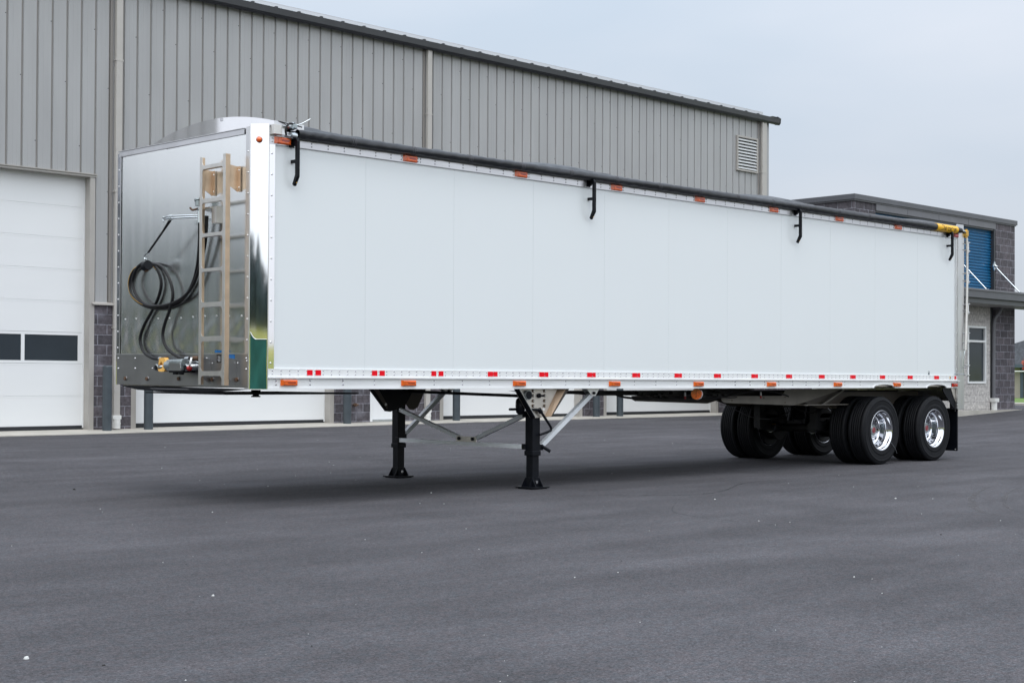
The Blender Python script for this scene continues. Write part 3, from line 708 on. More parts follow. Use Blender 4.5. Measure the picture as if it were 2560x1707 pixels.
# side panels (near side individually, far side the same)
seams = [0.0, 1.209, 2.433, 3.658, 4.881, 6.099, 7.320, 8.535, 9.751, 10.953, 12.178, XE]
for i in range(11):
    m = MB(); a, b = seams[i] + .0009, seams[i + 1] - .0009
    m.prism([(a, .0, ZRT - .03), (b, .0, ZRT - .03), (b, .0, ztop(b) + .02), (a, .0, ztop(a) + .02)], (0, .03, 0), WHITE)
    m.build('side_panel', T)
m = MB(); m.box((.0, WD - .03, ZRT - .03), (XE, WD, ZPT + .02), WHITE); m.build('far_side_panel', T)
m = MB(); m.box((.02, .032, ZRB + .02), (XE, .05, ZPT), ALU_TAN); m.box((.02, WD - .05, ZRB + .02), (XE, WD - .032, ZPT), ALU_TAN); m.box((.02, .05, ZRB + .03), (XE, WD - .05, ZRB + .16), DARKBEAM)
m.build('box_lining', T)
# lower rail
ARCH = [(11.189, .30), (12.743, .30)]
def rail(y0, sgn, nm):
    m = MB(); o_ = -sgn
    zr = 1.283
    # profile pieces: upper flange, step, lower web, bottom lip
    pc = XE + .06
    m.box((0, y0, ZRT - .008), (pc, y0 + o_ * .0155, ZRT), RAIL)
    m.box((0, y0, zr), (pc, y0 + o_ * .014, ZRT - .008), RAIL)
    m.box((0, y0, zr - .012), (pc, y0 + o_ * .034, zr + .006), RAIL, .003)
    # lower web with the two wheel cut-outs
    pts = [(0, ZRB)]
    for xc, hw in ARCH:
        pts.append((xc - hw - .02, ZRB))
        for k in range(13):
            a = math.pi * k / 12; pts.append((xc - hw * math.cos(a), ZRB + .052 * math.sin(a) ** .8))
        pts.append((xc + hw + .02, ZRB))
    pts.append((pc, ZRB))
    n = len(pts)
    for i in range(n - 1):
        (xa, za), (xb, zb) = pts[i], pts[i + 1]
        if xb - xa < 1e-5: continue
        m.prism([(xa, y0, za), (xb, y0, zb), (xb, y0, zr - .012), (xa, y0, zr - .012)], (0, o_ * .010, 0), RAIL)
        m.prism([(xa, y0 + o_ * .0101, za), (xb, y0 + o_ * .0101, zb), (xb, y0 + o_ * .0101, zb + .014), (xa, y0 + o_ * .0101, za + .014)], (0, o_ * .016, 0), RAIL)
    if sgn > 0:
        x = .055
        while x < XE:
            for z in (1.348, 1.314): m.rivet((x, y0 - .0145, z), (0, -1, 0), .0085, RIVET)
            x += .1023
        x = .10
        k = 0
        while x < XE - .1:
            big = x < 1.3 or 7.3 < x < 9.9
            if not any(abs(x - l) < .13 for l in LL) and not any(abs(x - a_[0]) < .36 for a_ in ARCH):
                for z in (1.252, 1.212): m.rivet((x, y0 - .0105, z), (0, -1, 0), .0125 if big else .0085, RIVET)
            x += .41 if not 7.3 < x < 9.9 else .33
    return m.build(nm, T)
LL = [.246, 1.781, 3.425, 5.050, 6.684, 8.282, 9.916, 11.541, 13.301]
rail(0, 1, 'bottom_rail'); rail(WD, -1, 'bottom_rail')
# top rail
m = MB()
m.prism([(0, -.014, ztop(0)), (XE + .05, -.014, ztop(XE)), (XE + .05, -.014, ztop(XE) + .135), (0, -.014, ztop(0) + .135)], (0, .014, 0), TOPRAIL)
m.prism([(0, -.017, ztop(0) - .004), (XE + .05, -.017, ztop(XE) - .004), (XE + .05, -.017, ztop(XE) + .008), (0, -.017, ztop(0) + .008)], (0, .003, 0), TOPRAIL)
m.box((0, 0, ZPT + .055), (XE + .05, .07, ZPT + .12), TOPRAIL)
x = .10; TL = [.151, 1.785, 3.435, 5.072, 6.696, 8.327, 9.948, 11.568]
while x < XE:
    if not any(abs(x - l) < .06 for l in TL):
        for dz in (.022, .052): m.rivet((x, -.0145, ztop(x) + dz), (0, -1, 0), .0085, RIVET)
    x += .2042
for l in TL:
    for sx in (-.115, .115):
        for dz in (.022, .056): m.rivet((l + sx, -.0145, ztop(l) + dz), (0, -1, 0), .0085, RIVET)
m.build('top_rail', T)
m = MB(); m.box((0, WD, ZPT), (XE + .05, WD + .014, ZPT + .17), TOPRAIL); m.box((0, WD - .07, ZPT + .10), (XE + .05, WD, ZPT + .17), TOPRAIL); m.build('top_rail', T)
# marker lamps
def lamp(x, z, w_, h, mm_, md_, nm, taper=True):
    m = MB(); y = -.012
    m.box((x - w_ / 2 - .008, y - .004, z - h / 2 - .006), (x + w_ / 2 + .008, y, z + h / 2 + .006), WHT if nm == 'marker_lamp' else BLACK)
    t = .012 if taper else .004
    vs = []
    for yy, sh in ((y - .004, 0), (y - .026, .004), (y - .032, .012)):
        vs += [(x - w_ / 2 + sh + (t if yy < y - .01 else 0), yy, z - h / 2 + sh), (x + w_ / 2 - sh, yy, z - h / 2 + sh), (x + w_ / 2 - sh, yy, z + h / 2 - sh), (x - w_ / 2 + sh + (t if yy < y - .01 else 0), yy, z + h / 2 - sh)]
    fs = []
    for j_ in (0, 1):
        for i in range(4): fs.append((j_ * 4 + i, j_ * 4 + (i + 1) % 4, (j_ + 1) * 4 + (i + 1) % 4, (j_ + 1) * 4 + i))
    fs.append((8, 9, 10, 11)); m.add(vs, fs, mm_)
    o = m.build(nm, T)
    q = MB(); q.box((x - w_ * .12, y - .034, z - h * .12), (x + w_ * .36, y - .0325, z + h * .16), md_); q.box((x - w_ * .30, y - .034, z - h * .30), (x - w_ * .26, y - .0325, z + h * .32), mm_)
    q.build('lens_insert', o)
for l in TL: lamp(l, ztop(l) + .040, .188, .070, AMBER, AMBER_D, 'marker_lamp')
for i, l in enumerate(LL[:-1]): lamp(l, 1.229 - .0018 * i, .195, .062, AMBER, AMBER_D, 'marker_lamp')
lamp(13.30, 1.208, .15, .055, REDL, REDL, 'tail_lamp'); lamp(13.33, 3.640, .15, .06, REDL, REDL, 'tail_lamp')
# red and white tape squares
tp = [(.501, .07), (.605, .07), (1.326, .07), (1.427, .07), (2.139, .07), (2.242, .07)] + [(x, .150) for x in (3.011, 3.827, 4.640, 5.458, 6.275, 7.087, 7.905, 8.706, 9.515, 10.327, 11.140, 11.939, 12.742)] + [(13.339, .06)]
for x, w_ in tp:
    m = MB(); m.box((x - w_ / 2 - .008, -.0165, 1.331 - .034), (x + w_ / 2 + .008, -.0145, 1.331 + .031), WHT); m.box((x - w_ / 2, -.0180, 1.331 - .028), (x + w_ / 2, -.0168, 1.331 + .026), REDT); m.build('reflector_tape', T)
m = MB(); m.box((13.16, -.0175, 1.31), (13.20, -.0165, 1.35), YEL); m.box((13.18, -.0185, 1.315), (13.20, -.0176, 1.345), BLUE_D); m.build('tape_label', T)
m = MB(); m.box((12.51, -.003, 1.375), (12.55, -.001, 1.43), SLATEB); m.box((12.513, -.0045, 1.405), (12.535, -.0031, 1.425), WHT); m.build('small_decal', T)

# front wall : polished sheet with dimples round the rivets
XF = -.1117
ZS = 1.515
def ftop(y): return 3.713 + (y - .22) * (3.752 - 3.713) / 2.45 - .035
dim = [(2.56, 1.911), (2.328, 1.911), (2.10, 1.906), (1.865, 1.902), (1.632, 1.899), (1.404, 1.895), (1.174, 1.898), (.945, 1.901), (.727, 1.897), (.50, 1.89), (.277, 1.885)]
def fw(u, v):
    y = .19 + u * 2.47; z = ZS + v * (ftop(y) - ZS)
    dx = 0
    for a, b in dim:
        r2 = ((y - a) ** 2 + ((z - b) * .8) ** 2)
        if r2 < .04: dx += .0020 * math.exp(-r2 / .0034)
    if z < 1.9:
        k = min(1, (z - ZS) / .1) * min(1, (1.9 - z) / .12); dx += 1.7 * k * (.0007 * math.sin(y * 2 * math.pi / .231 + .6 + 1.2 * math.sin(z * 14)) + .0005 * math.sin(y * 17 + z * 23) + .0004 * math.sin(y * 41 - z * 9))
    dx += .0012 * math.sin(y * 3.1 + 1) * math.sin(z * 1.7)
    return (XF + dx, y, z)
m = MB(); m.grid(lambda u, v: fw(1 - u, v), 150, 130, MIRROR)
for y, z in dim: m.rivet((XF - .0005, y, z), (-1, 0, 0), .010, ALU)
m.box((XF + .002, 1.412, 1.9), (XF + .003, 1.416, 3.5), GREYC)
m.build('nose_sheet', T)
m = MB(); m.prism([(XF + .03, .12, ZRB + .02), (XF + .03, WD - .11, ZRB + .02), (XF + .03, WD - .11, 3.7), (XF + .03, .12, 3.66)], (.08, 0, 0), ALU_TAN); m.build('nose_frame', T)
m = MB()   # lower bumper plate
m.prism([(XF - .006, .145, 1.180), (XF - .006, 2.715, 1.198), (XF - .006, 2.715, 1.531), (XF - .006, .145, 1.513)], (-.006, 0, 0), PLATE)
m.prism([(XF - .0125, .145, 1.505), (XF - .0125, 2.715, 1.523), (XF - .0125, 2.715, 1.534), (XF - .0125, .145, 1.516)], (-.004, 0, 0), ALU)
for y, z in [(2.685, 1.483), (2.317, 1.480), (2.683, 1.371), (2.315, 1.370), (1.952, 1.370), (.881, 1.471), (.879, 1.364), (.173, 1.466), (.172, 1.359)]: m.rivet((XF - .0125, y, z), (-1, 0, 0), .011, ALU)
for y, z in [(2.519, 1.261), (2.058, 1.260), (1.413, 1.262), (.771, 1.257), (.325, 1.258)]:
    m.cyl((XF - .012, y, z), (XF - .028, y, z), .021, RUST, 6, smooth=False); m.cyl((XF - .012, y, z), (XF - .016, y, z), .027, PLATE, 14)
m.build('nose_plate', T)
m = MB()   # top trim angle of the nose
a0, a1 = .235, 2.70
m.prism([(XF - .008, a0, ftop(a0) - .01), (XF - .008, a1, ftop(a1) - .01), (XF - .008, a1, ftop(a1) + .045), (XF - .008, a0, ftop(a0) + .045)], (-.004, 0, 0), TOPRAIL)
m.prism([(XF - .024, a0, ftop(a0) + .0452), (XF - .024, a1 + .02, ftop(a1) + .0452), (XF - .024, a1 + .02, ftop(a1) + .051), (XF - .024, a0, ftop(a0) + .051)], (.1, 0, 0), ALU)
m.build('nose_top_trim', T)
m = MB()   # left (far) corner
m.box((XF - .010, 2.663, 1.535), (XF - .005, 2.733, 3.745), STRIP); m.box((XF - .012, 2.655, 1.535), (XF - .0105, 2.665, 3.74), ALU)
m.prism([(XF - .009, 2.735, ZRB + .03), (XF + .12, WD, ZRB + .03), (XF + .12, WD, 3.74), (XF - .009, 2.735, 3.74)], (0, -.01, 0), POST)
z = 1.6
while z < 3.7: m.rivet((XF - .0125, 2.698, z), (-1, 0, 0), .010, ALU); z += .178
m.build('corner_post', T)
# near corner post: front strip, 45 degree mirror face, side strip
c1, c2 = .1117, .123
m = MB(); zt = 3.765
n45 = V((-c2, -c1, 0)).normalized()
m.box((XF - .010, c2 + .0005, 1.17), (XF - .004, .205, 3.735), ALU)
A = V((-c1 - .012, c2, 0)); B = V((-.0, -.014, 0))
segs = 10; fp = []
for i in range(segs + 1):
    t = i / segs; p = A.lerp(B, t)
    bow = math.sin(math.pi * t) * .0006
    fp.append(p + n45 * bow)
vs = [(p.x, p.y, 1.165) for p in fp] + [(p.x, p.y, 3.755) for p in fp]
m.add(vs, [(i + 1, i, segs + 1 + i, segs + 2 + i) for i in range(segs)], POST, True)
m.add([(p.x, p.y, 3.755) for p in fp] + [(0.05, .2, 3.755)], [tuple(range(segs + 2))], ALU)
m.box((.0, -.0145, ZRT + .0), (.072, -.0005, ztop(0) - .004), POST)
for yy in (0,):
    z = 1.42
    while z < 3.5: m.rivet((.034, -.015, z), (0, -1, 0), .0105, ALU); m.rivet((XF - .0105, .165, z + .02), (-1, 0, 0), .0105, ALU); z += .205
m.cyl((A.x - .002, A.y + .002, 1.165), (A.x - .002, A.y + .002, 3.75), .0055, ALU, 8); m.cyl((B.x, B.y, 1.165), (B.x, B.y, 3.75), .0045, ALU, 8)
post = m.build('corner_post', T)
m = MB()   # teal overlay added on the lower part of the post
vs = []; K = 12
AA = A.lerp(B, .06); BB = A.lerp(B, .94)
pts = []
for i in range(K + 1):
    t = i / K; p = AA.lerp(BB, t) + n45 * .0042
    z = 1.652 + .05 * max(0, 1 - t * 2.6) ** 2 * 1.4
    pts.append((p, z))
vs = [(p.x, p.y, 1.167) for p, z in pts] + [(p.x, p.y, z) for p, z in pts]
m.add(vs, [(i + 1, i, K + 1 + i, K + 2 + i) for i in range(K)], TEAL)
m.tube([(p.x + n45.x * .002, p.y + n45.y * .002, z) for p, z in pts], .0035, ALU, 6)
m.build('teal_overlay', post, 'teal overlay on the foot of the polished post')
m = MB(); p = A.lerp(B, .47) + n45 * .001; q = V((p.x, p.y, 3.6))
m.lathe([(.028, 0), (.028, .012), (.022, .016), (.022, .022), (.012, .03), (.0005, .032)], q, n45, AMBER, 20); m.lathe([(.031, 0), (.031, .010), (.024, .013)], q, n45, BLACK, 20)
m.build('round_marker_lamp', post)
# cap above the nose (arched shroud)
def arch(y): return 3.815 + .165 * (1 - ((y - 1.42) / 1.40) ** 2) + (y - 1.4) * .010
m = MB(); XC = .07; K = 30
ysn = [.0 + (WD + .06) * i / K for i in range(K + 1)]
cx_ = lambda y: XC + y * .060
vs = [(cx_(y), y, 3.72) for y in ysn] + [(cx_(y), y, arch(y)) for y in ysn] + [(cx_(y) + .35, y, arch(y) + .004) for y in ysn]
m.add(vs, [(j_ * (K + 1) + i + 1, j_ * (K + 1) + i, (j_ + 1) * (K + 1) + i, (j_ + 1) * (K + 1) + i + 1) for j_ in (0, 1) for i in range(K)], POST)
m.prism([(XC, -.001, 3.72), (XC + .35, -.001, 3.72), (XC + .35, -.001, arch(0)), (XC, -.001, arch(0))], (0, -.004, 0), ALU)
m.box((XC + .055, 1.02, 3.93), (XC + .061, 1.06, arch(1.04) - .004), RIVET)
m.build('front_cap', T)
m = MB(); m.box((XF, .2, 3.68), (XC + .35, WD - .05, 3.715), ALU); m.build('nose_deck', T)

# ladder
LX = -.2617
m = MB(); yr0, yr1 = .343, .79
def lface(y0, y1, z0, z1): m.box((LX - .006, y0, z0), (LX, y1, z1), LADDER)
m.box((LX - .006, yr0, 1.20), (LX, yr0 + .042, 3.475), LADDER, .001); m.box((LX - .006, .765, 1.205), (LX, .808, 3.485), LADDER, .001)
m.box((LX, yr0, 1.20), (LX + .052, yr0 + .006, 3.475), LADT); m.box((LX, .802, 1.205), (LX + .052, .808, 3.485), LADT)
for zc0, zc1 in ((3.36, 3.394), (3.023, 3.059), (2.681, 2.713), (2.334, 2.363), (1.981, 2.025), (1.640, 1.686), (1.295, 1.341)):
    zc0 -= .002
    m.box((LX - .006, yr0 + .042, zc0), (LX, .765, zc1), LADDER); m.box((LX, yr0 + .006, zc0), (LX + .05, .802, zc0 + .006), LADDER)
    for y, s1 in ((yr0 + .042, 1), (.765, -1)):   # corner fillets
        for zz, s2 in ((zc1, 1), (zc0, -1)):
            m.prism([(LX - .006, y, zz), (LX - .006, y + s1 * .030, zz), (LX - .006, y + s1 * .009, zz + s2 * .009), (LX - .006, y, zz + s2 * .030)], (.006, 0, 0), LADDER)
lad = m.build('ladder', T)
for zc, BM in ((3.26, LADT), (1.36, PLATE)):
    for y in (yr0, .802):
        b = MB(); b.prism([(LX + .05, y, zc - .10), (LX + .05, y, zc + .11), (XF - .014, y, zc + .10), (XF - .014, y, zc - .15)], (0, .006, 0), BM); b.box((XF - .0145, y - .05, zc - .15), (XF - .0125, y + .006, zc + .10), BM)
        for zz in (zc - .11, zc + .06): b.rivet((XF - .0142, y - .025, zz), (-1, 0, 0), .010, ALU)
        b.build('ladder_bracket', lad)
# labels on the plate
m = MB(); m.box((XF - .0145, .373, 1.381), (XF - .0128, .474, 1.513), BLUE_D); m.box((XF - .0155, .39, 1.40), (XF - .0147, .457, 1.405), WHT); m.box((XF - .0155, .39, 1.44), (XF - .0147, .457, 1.444), WHT); m.build('blue_label', T)
m = MB(); m.box((XF - .0145, .602, 1.424), (XF - .0128, .696, 1.508), INK)
for i in range(6): m.box((XF - .0155, .625, 1.438 + i * .010), (XF - .0147, .675, 1.441 + i * .010), WHT)
m.build('black_label', T)
# brackets, hose hanger
m = MB(); m.cyl((XF - .01, .948, 2.903), (XF - .02, .948, 2.903), .03, ZINC, 14)
m.tube([(XF - .02, .955, 2.90), (XF - .10, 1.02, 2.905), (XF - .20, 1.28, 2.905), (XF - .2, 1.42, 2.905)], .009, ZINC, 8, 4); m.tube([(XF - .02, .955, 2.92), (XF - .10, 1.03, 2.925), (XF - .20, 1.28, 2.928), (XF - .2, 1.42, 2.92)], .008, ZINC, 8, 4)
m.tube([(XF - .2, 1.42, 2.885), (XF - .2, 1.435, 2.91), (XF - .2, 1.42, 2.93)], .009, ZINC, 8, 3)
for y in (1.26, 1.30): m.tube([(XF - .2 + .02 * math.cos(a), y + .004 * math.sin(a * 2), 2.915 + .026 * math.sin(a)) for a in [k * math.pi / 6 for k in range(13)]], .0035, ZINC, 6)
hang = m.build('hose_hanger', T)
m = MB(); m.bar((XF - .2, 1.285, 2.885), (XF - .19, 1.750, 2.58), .010, .020, HOSE, (1, 0, 0)); m.bar((XF - .212, 1.285, 2.88), (XF - .205, 1.40, 2.80), .008, .026, HOSE, (1, 0, 0)); m.build('rubber_strap', hang)
m = MB(); m.tube([(XF - .19, 1.715, 2.565), (XF - .19, 1.75, 2.578), (XF - .19, 1.80, 2.57), (XF - .19, 1.825, 2.54), (XF - .19, 1.81, 2.515), (XF - .19, 1.785, 2.52)], .006, ZINC, 8, 4); m.tube([(XF - .19, 1.79, 2.525), (XF - .19, 1.805, 2.50), (XF - .19, 1.79, 2.475)], .006, ZINC, 8, 4); m.build('s_hook', hang)
HX = XF - .088
def hose(pts, nm='air_hose'):
    P = pts
    m = MB(); m.tube(P, .0172, HOSE, 14, 5); return m, P
h1 = [(-0.2, 1.65, 1.47), (-0.18, 1.769, 1.472), (-0.16, 1.909, 1.487), (-0.14, 2.111, 1.554), (-0.14, 2.185, 1.687), (-0.14, 2.102, 1.831), (-0.14, 1.926, 1.996), (-0.14, 1.802, 2.136), (-0.14, 1.755, 2.276), (-0.14, 1.831, 2.41), (-0.14, 1.958, 2.475), (-0.14, 2.113, 2.483), (-0.14, 2.32, 2.434), (-0.14, 2.418, 2.306), (-0.14, 2.369, 2.17), (-0.14, 2.183, 2.07), (-0.14, 1.901, 2.009), (-0.14, 1.602, 2.012), (-0.14, 1.337, 2.079), (-0.14, 1.148, 2.224), (-0.16, 1.014, 2.417), (-0.18, 0.947, 2.661), (-0.2, 0.913, 2.856)]
h2 = [(-0.2, 1.05, 1.466), (-0.191, 1.171, 1.466), (-0.183, 1.329, 1.488), (-0.174, 1.562, 1.574), (-0.174, 1.657, 1.703), (-0.174, 1.615, 1.844), (-0.174, 1.52, 1.982), (-0.174, 1.461, 2.134), (-0.174, 1.524, 2.289), (-0.174, 1.673, 2.426), (-0.174, 1.874, 2.481), (-0.174, 2.053, 2.498), (-0.174, 2.196, 2.454), (-0.174, 2.282, 2.353), (-0.174, 2.292, 2.273), (-0.174, 2.216, 2.163), (-0.174, 2.026, 2.053), (-0.174, 1.785, 2.027), (-0.174, 1.496, 2.043), (-0.174, 1.232, 2.113), (-0.174, 1.052, 2.238), (-0.183, 0.908, 2.453), (-0.191, 0.814, 2.662), (-0.2, 0.78, 2.9)]
m, P1 = hose(h1); hs1 = m.build('air_hose', T)
m = MB(); m.tube([(p[0] - .0155, p[1] + .006, p[2] + .008) for p in P1[9:18]], .0022, YEL, 6, 5); m.build('yellow_stripe', hs1)
m, P2 = hose(h2); m.build('air_hose', T)
m = MB(); m.cyl((XF - .17, 1.845, 2.44), (XF - .17, 1.775, 2.455), .052, BLACK, 14); m.cyl((XF - .17, 1.83, 2.40), (XF - .17, 1.79, 2.41), .02, RUST, 8); m.cyl((XF - .17, 1.80, 2.50), (XF - .19, 1.79, 2.475), .012, BLACK, 8); m.build('hose_clamp', T)
m = MB()   # dummy coupling that parks the hose end
m.cyl((HX, .913, 2.84), (HX, .913, 2.96), .024, ZINC, 14); m.cyl((HX, .913, 2.96), (HX - .01, .92, 2.985), .018, ZINC, 12); m.cyl((HX - .01, .92, 3.01), (HX - .01, .92, 3.065), .035, GREYC, 14); m.cyl((HX - .01, .92, 3.065), (HX - .01, .925, 3.08), .043, GREYC, 14)
m.tube([(HX - .01, .93, 2.985), (HX - .03, 1.0, 2.975), (HX - .04, 1.03, 3.0)], .011, RUST, 8, 3)
m.box((XF - .08, .62, 2.82), (XF - .006, .70, 2.99), LADDER); m.box((XF - .10, .70, 2.97), (XF - .006, .95, 2.985), LADDER)
m.build('hose_coupling', T)
# air and electrical connections on the plate
m = MB(); cxp = XF - .10
m.cyl((cxp, 1.655, 1.470), (cxp, 1.60, 1.470), .020, ZINC, 12); m.cyl((cxp, 1.60, 1.470), (cxp, 1.54, 1.470), .013, BLACK, 10); m.cyl((cxp, 1.55, 1.47), (cxp, 1.50, 1.475), .02, RUST, 10)
m.cyl((cxp - .045, 1.06, 1.466), (cxp - .045, .99, 1.466), .022, ZINC, 12); m.cyl((cxp - .045, .99, 1.466), (cxp - .04, .94, 1.466), .014, BLACK, 10); m.cyl((cxp - .03, .95, 1.47), (cxp - .0, .90, 1.47), .024, RUST, 10)
m.build('hose_fitting', T)
m = MB(); X = XF - .12
m.prism([(X, 1.54, 1.48), (X, 1.45, 1.48), (X, 1.41, 1.43), (X, 1.41, 1.38), (X, 1.45, 1.335), (X, 1.55, 1.335), (X, 1.57, 1.36), (X, 1.49, 1.37), (X, 1.47, 1.41), (X, 1.50, 1.44), (X, 1.56, 1.40)], (-.05, 0, 0), YCOUP); m.build('yellow_coupler', T)
m = MB()
m.cyl((X, 1.44, 1.40), (X, 1.34, 1.40), .062, GREYC, 18); m.box((X - .05, 1.13, 1.345), (XF - .012, 1.40, 1.455), GREYC, .012); m.cyl((X, 1.34, 1.425), (X, 1.12, 1.43), .038, GREYC, 16)
m.prism([(X - .055, 1.31, 1.425), (X - .055, 1.12, 1.42), (X - .055, 1.09, 1.345), (X - .055, 1.33, 1.345)], (-.006, 0, 0), PLATE)
m.box((X - .03, 1.10, 1.325), (XF - .012, 1.38, 1.345), BLACK); m.cyl((X, 1.30, 1.33), (X, 1.30, 1.305), .03, BLACK, 12); m.cyl((X, 1.19, 1.33), (X, 1.19, 1.305), .03, BLACK, 12)
m.build('air_manifold', T)
for y in (1.63, 1.05):
    m = MB(); m.cyl((XF - .02, y, 1.385), (XF - .15, y + .01, 1.375), .032, ZINC, 16); m.cyl((XF - .15, y + .01, 1.375), (XF - .156, y + .01, 1.375), .027, BLACK, 14); m.cyl((XF - .1, y + .045, 1.39), (XF - .12, y + .06, 1.39), .026, ZINC, 12); m.build('glad_hand', T)
m = MB(); m.cyl((XF - .16, .93, 1.432), (XF - .175, .94, 1.436), .045, WHT, 20); m.cyl((XF - .02, .93, 1.42), (XF - .15, .93, 1.43), .012, ZINC, 8); m.build('pressure_gauge', T)
m = MB(); m.lathe([(.001, -.03), (.02, -.022), (.03, 0), (.02, .022), (.001, .03)], (XF - .15, .985, 1.37), (1, 0, 0), REDP, 14); m.build('red_knob', T)
m = MB(); m.box((XF - .07, .60, 1.525), (XF - .012, .645, 1.55), BLUE_D); m.build('blue_clip', T)

# tarp, roll tube and hardware
BOWS = [(.45, .9), (4.45, .85), (8.85, .9), (13.0, .75)]
def tz(x, y):
    t = (y - 1.42) / 1.46
    k = 0
    for c_, h in BOWS: k = max(k, h * math.exp(-((x - c_) / (.62 if c_ < 12 else .8)) ** 2))
    hgt = .02 + .215 * k
    z = 3.70 + .0028 * x + .055 + hgt * (1 - abs(t) ** 2.2)
    z += .005 * math.sin(x * 9 + y * 4) * math.sin(y * 7 - x * 2.3) + .004 * math.sin(x * 23 + y * 6)
    return z
m = MB()
def tf(u, v):
    x = .36 + u * 13.12; y = -.03 + v * 2.86
    z = tz(x, y)
    e_ = min(1, max(0, (y + .03) / .10)); z -= (1 - e_) ** 2 * .045
    return (x, y, z)
m.grid(tf, 420, 36, TARP); tarp = m.build('roll_tarp', T)
TZ0 = lambda x: 3.684 + .0030 * x
m = MB(); TR = []
N = 520; seg = 20
vs = []
for i in range(N + 1):
    x = .30 + 12.33 * i / N
    pin = 0
    k = (x - .98) / .805; fr = k - round(k); pin = math.exp(-(fr * .805 / .035) ** 2)
    for j_ in range(seg):
        a = 2 * math.pi * j_ / seg
        r = .0465 + .0007 * x + .0022 * math.sin(a * 3 + x * 2.1) + .0016 * math.sin(x * 31 + a * 2) + .0011 * math.sin(x * 67 + a * 5)
        if x < 1.1: r += .003 * math.sin(x * 55 + a * 3) * (1.1 - x)
        r -= .0045 * pin * (1 + .6 * math.sin(x * 400))
        vs.append((x, -.055 + r * math.cos(a), TZ0(x) + r * math.sin(a)))
m.add(vs, [(i * seg + j_, i * seg + (j_ + 1) % seg, (i + 1) * seg + (j_ + 1) % seg, (i + 1) * seg + j_) for i in range(N) for j_ in range(seg)], TARP, True)
for q in range(16):
    xr = .98 + .805 * q
    if xr < 12.6:
        for dx in (-.02, .004, .026): m.lathe([(.0440 + .0007 * xr, 0), (.0475 + .0007 * xr, .002), (.0475 + .0007 * xr, .006), (.0440 + .0007 * xr, .008)], (xr + dx, -.055, TZ0(xr)), (1, 0, 0), STITCH, 20)
m.build('tarp_roll', T)
# yellow sleeve with its lettering at the rear of the roll
XS0, XS1 = 12.62, 13.40; RS = .060
m = MB(); m.cyl((XS0, -.055, TZ0(13)), (XS1 - .13, -.055, TZ0(13)), RS, YEL, 32); m.cyl((XS1 - .13, -.055, TZ0(13)), (XS1 + .04, -.055, TZ0(13)), RS - .006, HOSE, 24, RS - .02)
slv = m.build('yellow_sleeve', T)
def onroll(x, y): 
    a = y / (RS + .001); r = RS + .0015
    return ((XS0 + XS1 - .13) / 2 + .01 + x, -.055 - r * math.cos(a - .12), TZ0(13) + r * math.sin(a - .12) * -1 if False else TZ0(13) + r * math.sin(a - .10))
vs, fs = text_mesh('Deroche', .13, onroll, INK, shear=.2, bold=.001)
m = MB(); m.add(vs, fs, INK); m.build('lettering', slv)
m = MB(); m.box((XS1 - .02, -.05, 3.66), (XS1 + .02, .05, 3.80), ALU); m.box((13.42, -.02, 3.5), (13.60, .02, 3.83), ALU, .003)
m.build('tarp_end_plate', T)
m = MB(); m.box((13.60, -.075, 3.64), (13.67, -.005, 3.74), BRASS, .01); m.cyl((13.635, -.04, 3.62), (13.635, -.04, 3.76), .028, BRASS, 12); m.tube([(13.45, -.05, TZ0(13)), (13.55, -.05, TZ0(13)), (13.62, -.045, 3.70)], .02, ZINC, 10, 3); m.build('crank_joint', T)
m = MB(); m.tube([(13.655, -.045, 3.62), (13.66, -.05, 3.2), (13.63, -.06, 2.5), (13.59, -.07, 1.98), (13.575, -.07, 1.78)], lambda t: .021 if t < .55 else .021 + .008 * (t - .55), LADDER, 12, 4); m.tube([(13.575, -.07, 1.79), (13.545, -.06, 1.70), (13.54, -.05, 1.42)], .008, ZINC, 8, 3); m.build('tarp_crank', T)
# front bungee hardware
m = MB(); m.box((.012, -.085, 3.652), (.10, -.0, 3.748), LADDER, .003); m.box((.1001, -.05, 3.66), (.16, -.0, 3.745), ALU)
m.lathe([(.002, 0), (.062, .004), (.068, .010), (.062, .012), (.002, .006)], (.20, -.055, 3.725), (.15, .1, 1), ZINC, 22)
m.cyl((.205, -.075, 3.662), (.275, -.065, 3.662), .033, ZINC, 18); m.cyl((.20, -.075, 3.662), (.206, -.075, 3.662), .022, ALU, 14)
m.tube([(.14, -.10, 3.655), (.165, -.115, 3.645), (.19, -.105, 3.655), (.205, -.09, 3.672)], .006, ZINC, 8, 3)
m.tube([(.26, -.06, 3.76), (.33, -.075, 3.785), (.43, -.095, 3.845)], .0055, ZINC, 8, 2); m.box((.235, -.085, 3.73), (.285, -.04, 3.775), GREYC, .006); m.cyl((.25, -.08, 3.775), (.25, -.05, 3.785), .014, ZINC, 10)
hw = m.build('roll_end_fitting', T)
m = MB(); m.tube([(.225, -.09, 3.775), (.17, -.105, 3.765), (.13, -.11, 3.725), (.125, -.11, 3.68), (.14, -.105, 3.655)], .010, HOSE, 10, 4); m.build('rubber_cord', hw)
m = MB(); m.tube([(XC + .04, 0, 3.795), (.25, -.04, 3.775), (.36, -.055, 3.76)], .006, HOSE, 6, 3); m.build('tarp_cable', T)
